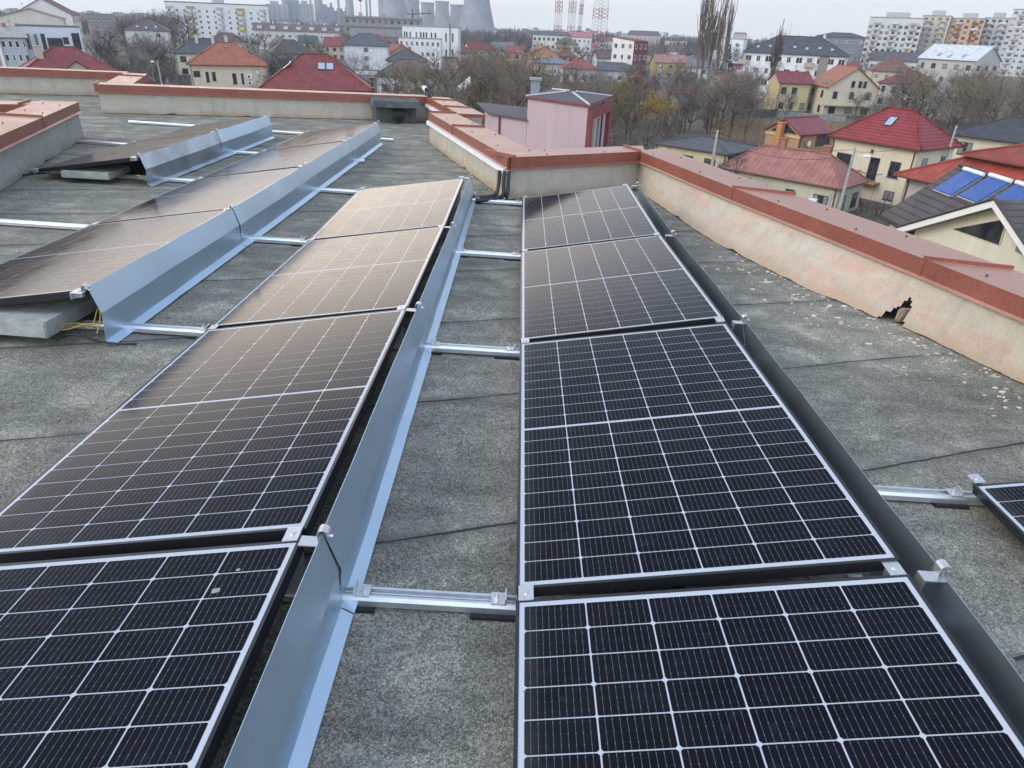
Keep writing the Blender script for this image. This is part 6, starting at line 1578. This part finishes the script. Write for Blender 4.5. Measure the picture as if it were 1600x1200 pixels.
# ------------------------------------------------------------------ power station
conc = simple('cooling_concrete', (.21, .22, .235), .95, vary=.16, scale=.06)
def revolve(name, label, cat, p, prof, mat, n=40, group=None, rim=None):
    b = MB(); vs = []; m = len(prof)
    for r, z in prof:
        for k in range(n): vs.append((r * math.cos(2 * math.pi * k / n), r * math.sin(2 * math.pi * k / n), z))
    fs = [(i * n + k, i * n + (k + 1) % n, (i + 1) * n + (k + 1) % n, (i + 1) * n + k) for i in range(m - 1) for k in range(n)]
    b.add(vs, fs, 0, None, True)
    r = thing(name, label, cat, Matrix.Translation(p), group)
    b.build('shell', mat, r)
    return r
def cooling(b_, d_, H, rb, rt, rtop, zt, label):
    prof = []
    for i in range(25):
        z = H * i / 24
        a = (rb / rt) ** 2 - 1; k = zt / math.sqrt(a)
        r = rt * math.sqrt(1 + ((z - zt) / k) ** 2) if z < zt else rt + (rtop - rt) * ((z - zt) / max(.01, H - zt)) ** 1.6
        prof.append((r, z))
    prof.append((prof[-1][0] + .6, H)); prof.append((prof[-1][0], H + 1)); prof.append((prof[-3][0] - .8, H + 1))
    r = revolve('cooling_tower', label, 'cooling tower', bear(b_, d_), [(a2 * 1.13, z + 5) for a2, z in prof], conc, 48, 'cooling towers')
    b = MB()
    for k in range(36):
        a = 2 * math.pi * k / 36; q = Vector((math.cos(a), math.sin(a), 0)); c2 = 2 * math.pi * (k + (.5 if k % 2 else -.5)) / 36
        b.tube([q * (rb + 1) * 1.13, Vector((math.cos(c2), math.sin(c2), 0)) * rb * 1.13 + Vector((0, 0, 5.2))], .5, 4)
    b.build('support_legs', conc, r)
cooling(-2.08, 905, 92, 25.5, 14.2, 15.5, 72, 'biggest cooling tower, rising out of the picture right of the group')
cooling(-8.85, 1062, 96, 25.5, 12.8, 14.5, 76, 'left cooling tower cut off by the top of the picture')
for b_, d_, H, lab in ((-7.38, 1363, 52, 'first short cooling tower right of the tall left one'), (-6.15, 1410, 50, 'second short cooling tower, set back'), (-4.95, 1356, 52, 'third short cooling tower'), (-3.75, 1404, 48, 'fourth short cooling tower, beside the biggest one')):
    cooling(b_, d_, H, 18.5, 13.0, 13.7, 43, lab)
for b_, d_, H, r0, r1, lab in ((-14.83, 1246, 150, 7.6, 6.4, 'thick grey chimney stack, leftmost of the power station'), (-13.28, 1289, 140, 2.2, 1.9, 'thin stack second from the left'), (-12.42, 1233, 150, 7.2, 5.6, 'thick tapering stack in the middle of the stacks'),
                               (-11.08, 1277, 140, 1.9, 1.7, 'left one of the close pair of thin stacks'), (-10.8, 1277, 140, 1.9, 1.7, 'right one of the close pair of thin stacks'), (-9.88, 1221, 150, 6.2, 5.0, 'thick stack just left of the cooling towers')):
    revolve('chimney_stack', lab, 'chimney', bear(b_, d_), [(r0 * 1.13, 0), (r1 * 1.13, H), (r1 * 1.13 - .8, H)], conc, 24, 'power station stacks')
def boiler(b_, d_, w, H, lab, mat):
    r = thing('boiler_house', lab, 'building', Matrix.Translation(bear(b_, d_)) @ Matrix.Rotation(R_(-b_), 4, 'Z'), 'power station boiler houses')
    b = MB(); b.box(-w / 2, w / 2, 0, 30, 0, H); b.build('wall', mat, r)
    b = MB(); b.box(-w * .3, w * .1, 5, 15, H + .01, H + 5); b.box(w * .25, w * .4, 5, 15, H + .01, H + 8); b.build('roof_plant', mat, r)
    b = MB()
    for i in range(4): b.box(-w * .42 + i * w * .24, -w * .34 + i * w * .24, -.4, -.02, H * .15, H * .92)
    b.build('duct', simple('duct_grey', (.16, .18, .2), .6), r)
bm1 = simple('blue_grey_cladding', (.17, .20, .25), .7, vary=.2, scale=.08); bm2 = simple('pale_cladding', (.27, .28, .3), .7, vary=.2, scale=.08)
for b_, d_, w, H, lab, mt in ((-18.0, 1200, 40, 36, 'leftmost boiler house of the power station', bm2), (-16.9, 1215, 30, 44, 'tallest blue-grey boiler house, left of the thick stack', bm1), (-15.8, 1210, 28, 39, 'pale boiler house left of the thick stack', bm2), (-14.3, 1290, 34, 36, 'blue-grey boiler house behind the thick stack', bm1), (-13.1, 1300, 30, 30, 'low boiler house between the stacks', bm1), (-19.4, 1180, 30, 26, 'lowest pale boiler house at the left end', bm2)):
    boiler(b_, d_, w, H, lab, mt)

# ------------------------------------------------------------------ lattice masts
mred = simple('mast_red', (.22, .04, .035), .6); mwhite = simple('mast_white', (.55, .55, .56), .6)
def mast(b_, d_, H, w0, w1, band, lab, lean=0):
    r = thing('lattice_mast', lab, 'mast', Matrix.Translation(bear(b_, d_)) @ Matrix.Rotation(.5, 4, 'Z') @ Matrix.Rotation(lean, 4, 'Y'), 'red and white lattice masts')
    n = int(H / band)
    for i in range(n):
        b = MB(); z0, z1 = i * band, (i + 1) * band
        wa, wb_ = w0 + (w1 - w0) * z0 / H, w0 + (w1 - w0) * z1 / H
        ca = [Vector((sx * wa / 2, sy * wa / 2, z0)) for sx, sy in ((-1, -1), (1, -1), (1, 1), (-1, 1))]; cc = [Vector((sx * wb_ / 2, sy * wb_ / 2, z1)) for sx, sy in ((-1, -1), (1, -1), (1, 1), (-1, 1))]
        for k in range(4):
            j = (k + 1) % 4
            b.tube([ca[k], cc[k]], .26, 4, smooth=False)
            for s in range(3):
                t0, t1 = s / 3, (s + 1) / 3
                b.tube([ca[k].lerp(cc[k], t0), ca[j].lerp(cc[j], t1)], .11, 3, smooth=False); b.tube([ca[j].lerp(cc[j], t0), ca[k].lerp(cc[k], t1)], .11, 3, smooth=False)
        b.build('mast_section', mred if i % 2 else mwhite, r)
mast(4.72, 521, 72, 4.6, 4.0, 9, 'leftmost slim red and white lattice mast')
mast(5.85, 522, 72, 4.6, 4.0, 9, 'second slim red and white lattice mast from the left')
mast(6.52, 563, 72, 2.6, 2.2, 9, 'thinnest red and white lattice mast, between the slim pair and the broad one', .03)
mast(8.2, 454, 70, 9.0, 6.0, 7.5, 'broad tapering red and white lattice mast, rightmost of the four')
# tower crane and a site lamp mast
r = thing('tower_crane', 'tower crane with its jib in front of the short cooling towers', 'crane', Matrix.Translation(bear(-7.4, 424)))
b = MB(); b.tube([(0, 0, 0), (0, 0, 21)], .55, 4, smooth=False); b.build('crane_mast', M['steel_dark'], r)
b = MB(); b.tube([(-4, 0, 20.4), (13, 0, 21.4)], .30, 4, smooth=False); b.tube([(0, 0, 23.5), (8, 0, 21.2)], .10, 3); b.tube([(0, 0, 23.5), (-4, 0, 20.5)], .10, 3); b.tube([(0, 0, 21), (0, 0, 23.6)], .25, 4); b.box(-4.6, -3, -.5, .5, 18.8, 20.2); b.build('jib', M['steel_dark'], r)
r = thing('lamp_mast', 'thin site lamp mast with a round head left of the thick stack pair', 'lamp', Matrix.Translation(bear(-11.55, 410)))
b = MB(); b.tube([(0, 0, 0), (0, 0, 27)], [.35, .2], 6); b.build('mast', M['pole'], r)
b = MB(); b.tube([(0, 0, 26.2), (0, 0, 26.8), (0, 0, 27.8), (0, 0, 28.4)], [.3, 1.2, 1.2, .3], 10); b.build('lamp_head', simple('lamp_red', (.25, .08, .06), .5), r)

# ------------------------------------------------------------------ street furniture and oddments
def pole(b_, d_, H, r0, label, arms=(), lamp=None, tilt=0):
    r = thing('utility_pole', label, 'pole', Matrix.Translation(bear(b_, d_)) @ Matrix.Rotation(R_(-b_), 4, 'Z') @ Matrix.Rotation(tilt, 4, 'Y'))
    b = MB(); b.tube([(0, 0, 0), (0, 0, H)], [r0, r0 * .62], 8); b.build('shaft', M['pole'], r)
    for z, w in arms:
        b = MB(); b.box(-w / 2, w / 2, -.05, .05, z - .05, z + .05); c = b.build('crossarm', M['steel_dark'], r)
        for k in range(3):
            x = -w / 2 + .1 + (w - .2) * k / 2; i = MB(); i.tube([(x, 0, z + .05), (x, 0, z + .12), (x, 0, z + .2)], [.03, .055, .04], 6); i.build('insulator', M['chimney'], c)
    if lamp:
        x, z = lamp; b = MB(); b.tube([(0, 0, z - .5), (x * .5, -.1, z), (x, -.2, z + .05)], .035, 6); b.build('lamp_arm', M['alu'], r)
        b = MB(); b.tube([(x - .1, -.2, z + .06), (x + .15, -.22, z + .07), (x + .5, -.25, z + .08)], [.06, .14, .08], 8); b.build('lamp_head', M['white_pvc'], r)
    return bear(b_, d_) + Vector((0, 0, H - .2))
PA = pole(29.5, 55, 7.6, .17, 'slim concrete pole with a street lamp in front of the red hip roofed house', lamp=(.9, 6.9))
PB = pole(18.9, 61, 7.2, .20, 'dark topped utility pole with insulators in front of the faded red roof', arms=((6.9, 1.3), (6.4, 1.0)))
PC = pole(35.7, 68, 8.6, .16, 'utility pole with a cluttered head before the charcoal roof', arms=((8.3, 1.2), (7.8, 1.4), (7.3, .9)))
PD = pole(-27.0, 112, 8.6, .13, 'street lamp pole beside the lane at the left', lamp=(-1.0, 8.3))
PE = pole(28.6, 49, 5.0, .15, 'short bare concrete post left of the slim street lamp pole')
def wire(a, b2, sag, label, off=0):
    pts = [a.lerp(b2, t / 14) + Vector((0, 0, off - sag * 4 * (t / 14) * (1 - t / 14))) for t in range(15)]
    m = MB(); m.tube(pts, .018, 4); tag(m.build('power_line', M['black']), label, 'cable', 'overhead wires')
wire(PA, PB, .8, 'upper overhead wire between the lamp pole and the dark topped pole'); wire(PA, PB, 1.1, 'lower overhead wire between the lamp pole and the dark topped pole', -.5)
wire(PA, PC, .7, 'overhead wire between the lamp pole and the pole before the charcoal roof', -.2); wire(PB, bear(8.5, 66) + Vector((0, 0, 6.2)), .8, 'overhead wire running left from the dark topped pole'); wire(PA, PE, .3, 'slack wire down to the short concrete post', -.9)
def fence(b0, d0, b1, d1, h, mat, label, name='garden_wall', cat='wall', step=3.0):
    a, c = bear(b0, d0), bear(b1, d1); v = (c - a); L = v.length; ang = math.atan2(v.y, v.x)
    r = thing(name, label, cat, Matrix.Translation(a) @ Matrix.Rotation(ang, 4, 'Z')); n = max(2, int(L / step))
    b = MB(); b.box(0, L, -.06, .06, 0, h); b.build('panel', mat, r)
    for i in range(n + 1):
        p = MB(); x = L * i / n; p.box(x - .13, x + .13, -.14, .14, 0, h + .15); p.build('post', mat, r)
fence(23.5, 137, 28.4, 136, 1.2, simple('grey_blocks', (.24, .235, .225), .9, vary=.25, scale=1.5), 'long low pale garden wall before the steep orange roof')
fence(20.5, 128, 23.3, 135, 1.7, simple('dark_sheeting', (.09, .09, .09), .8, vary=.3, scale=1), 'dark sheet fence at the foot of the tall thin tree', 'sheet_fence', 'fence')
fence(-9.5, 112, -4.6, 110, 1.5, simple('grey_fence', (.30, .29, .28), .9, vary=.25, scale=1.2), 'grey fence in front of the arched porch bungalow', 'yard_fence', 'fence')
fence(-26.2, 128, -19.4, 120, 1.4, simple('cream_fence', (.50, .44, .33), .9, vary=.2, scale=1.2), 'cream garden wall in front of the orange pyramid roof')
fence(-29.8, 148, -27.4, 150, 1.5, simple('dark_fence', (.05, .05, .055), .8), 'dark fence beside the lane at the far left', 'yard_fence', 'fence')
r = thing('corrugated_sheet', 'tilted white corrugated sheet dappled with painted branch shade, among the bare trees left of the pink tower', 'metal sheet', Matrix.Translation(bear(-3.2, 100) + Vector((0, 0, 6.6))) @ Matrix.Rotation(R_(-20), 4, 'Z') @ Matrix.Rotation(R_(-38), 4, 'Y') @ Matrix.Rotation(R_(42), 4, 'X'))
b = MB(); n = 16
for i in range(n):
    x0, x1 = -1.6 + 3.2 * i / n, -1.6 + 3.2 * (i + 1) / n; h0, h1 = (.04, -.04) if i % 2 else (-.04, .04)
    b.loops([(x0, -1, h0), (x1, -1, h1), (x1, -1, h1 - .02), (x0, -1, h0 - .02)], [(x0, 1, h0), (x1, 1, h1), (x1, 1, h1 - .02), (x0, 1, h0 - .02)])
b.build('sheet', simple('dappled_white', (.60, .60, .60), .6, vary=.45, scale=2.4), r)  # branch shadows put into the sheet's colour as dark mottling
b = MB(); b.box(-1.1, -1.0, -.6, .6, -.25, -.07); b.box(1.0, 1.1, -.6, .6, -.25, -.07); b.build('batten', M['wood_dark'], r)
b = MB(); b.box(-.1, .1, -.1, .1, -6.7, -.3)
tag(b.build('sheet_post', M['wood_dark'], None, Matrix.Translation(bear(-3.2, 100) + Vector((0, 0, 6.6)))), 'dark post carrying the tilted white sheet', 'post')
# carport and a parked car beside the orange roofed house
r = thing('carport', 'low carport with a dark flat roof left of the orange pyramid roof', 'carport', Matrix.Translation(bear(-25.3, 131)) @ Matrix.Rotation(R_(24), 4, 'Z'))
b = MB(); b.box(-2.4, 2.4, -2.2, 2.2, 2.3, 2.5); b.build('roof', simple('carport_roof', (.10, .11, .125), .7), r)
for sx, sy in ((-1, -1), (1, -1), (1, 1), (-1, 1)):
    b = MB(); b.box(sx * 2.2 - .06, sx * 2.2 + .06, sy * 2 - .06, sy * 2 + .06, 0, 2.296); b.build('post', M['pole'], r)
r = thing('parked_car', 'white car parked behind the low carport', 'car', Matrix.Translation(bear(-24.9, 139)) @ Matrix.Rotation(R_(24), 4, 'Z'))
side = [(-2.1, .35), (2.1, .35), (2.15, .75), (1.3, .92), (.65, 1.42), (-1.1, 1.46), (-1.9, .98), (-2.15, .8)]
b = MB(); b.loops([(x, -.85, z2) for x, z2 in side], [(x, .85, z2) for x, z2 in side]); b.build('body', simple('car_white', (.75, .76, .78), .3, coat=.5, vary=.02), r)
for s in (-1, 1):
    g2 = MB(); gp = [(1.12, .95), (.58, 1.36), (-1.05, 1.39), (-1.6, .98)]; g2.loops([(x, s * .851, z2) for x, z2 in gp], [(x, s * .862, z2) for x, z2 in gp]); g2.build('window', M['glass'], r)
    for x in (-1.35, 1.35):
        w2 = MB(); w2.tube([(x, s * .70, .32), (x, s * .90, .32)], .32, 14); w2.build('wheel', M['rubber'], r)

# ------------------------------------------------------------------ winter haze: one even box of air over the town
hz = MB(); hz.box(-3100, 3100, -3100, 3100, GROUND - 1.0, 175)
hm = bpy.data.materials.new('haze_air'); hm.use_nodes = True; hn = hm.node_tree; hn.nodes.clear()
out = hn.nodes.new('ShaderNodeOutputMaterial'); pv = hn.nodes.new('ShaderNodeVolumePrincipled')
pv.inputs['Color'].default_value = (.86, .92, .99, 1); pv.inputs['Density'].default_value = .00026; pv.inputs['Anisotropy'].default_value = .2
hn.links.new(pv.outputs[0], out.inputs['Volume'])
hobj = hz.build('haze', hm); tag(hobj, 'pale winter haze over the town', kind='stuff')
scene.cycles.volume_bounces = 0
scene.cycles.max_bounces = 8
for o in bpy.data.objects:
    if o.parent is None and o.get('category'): o['kind'] = 'thing'
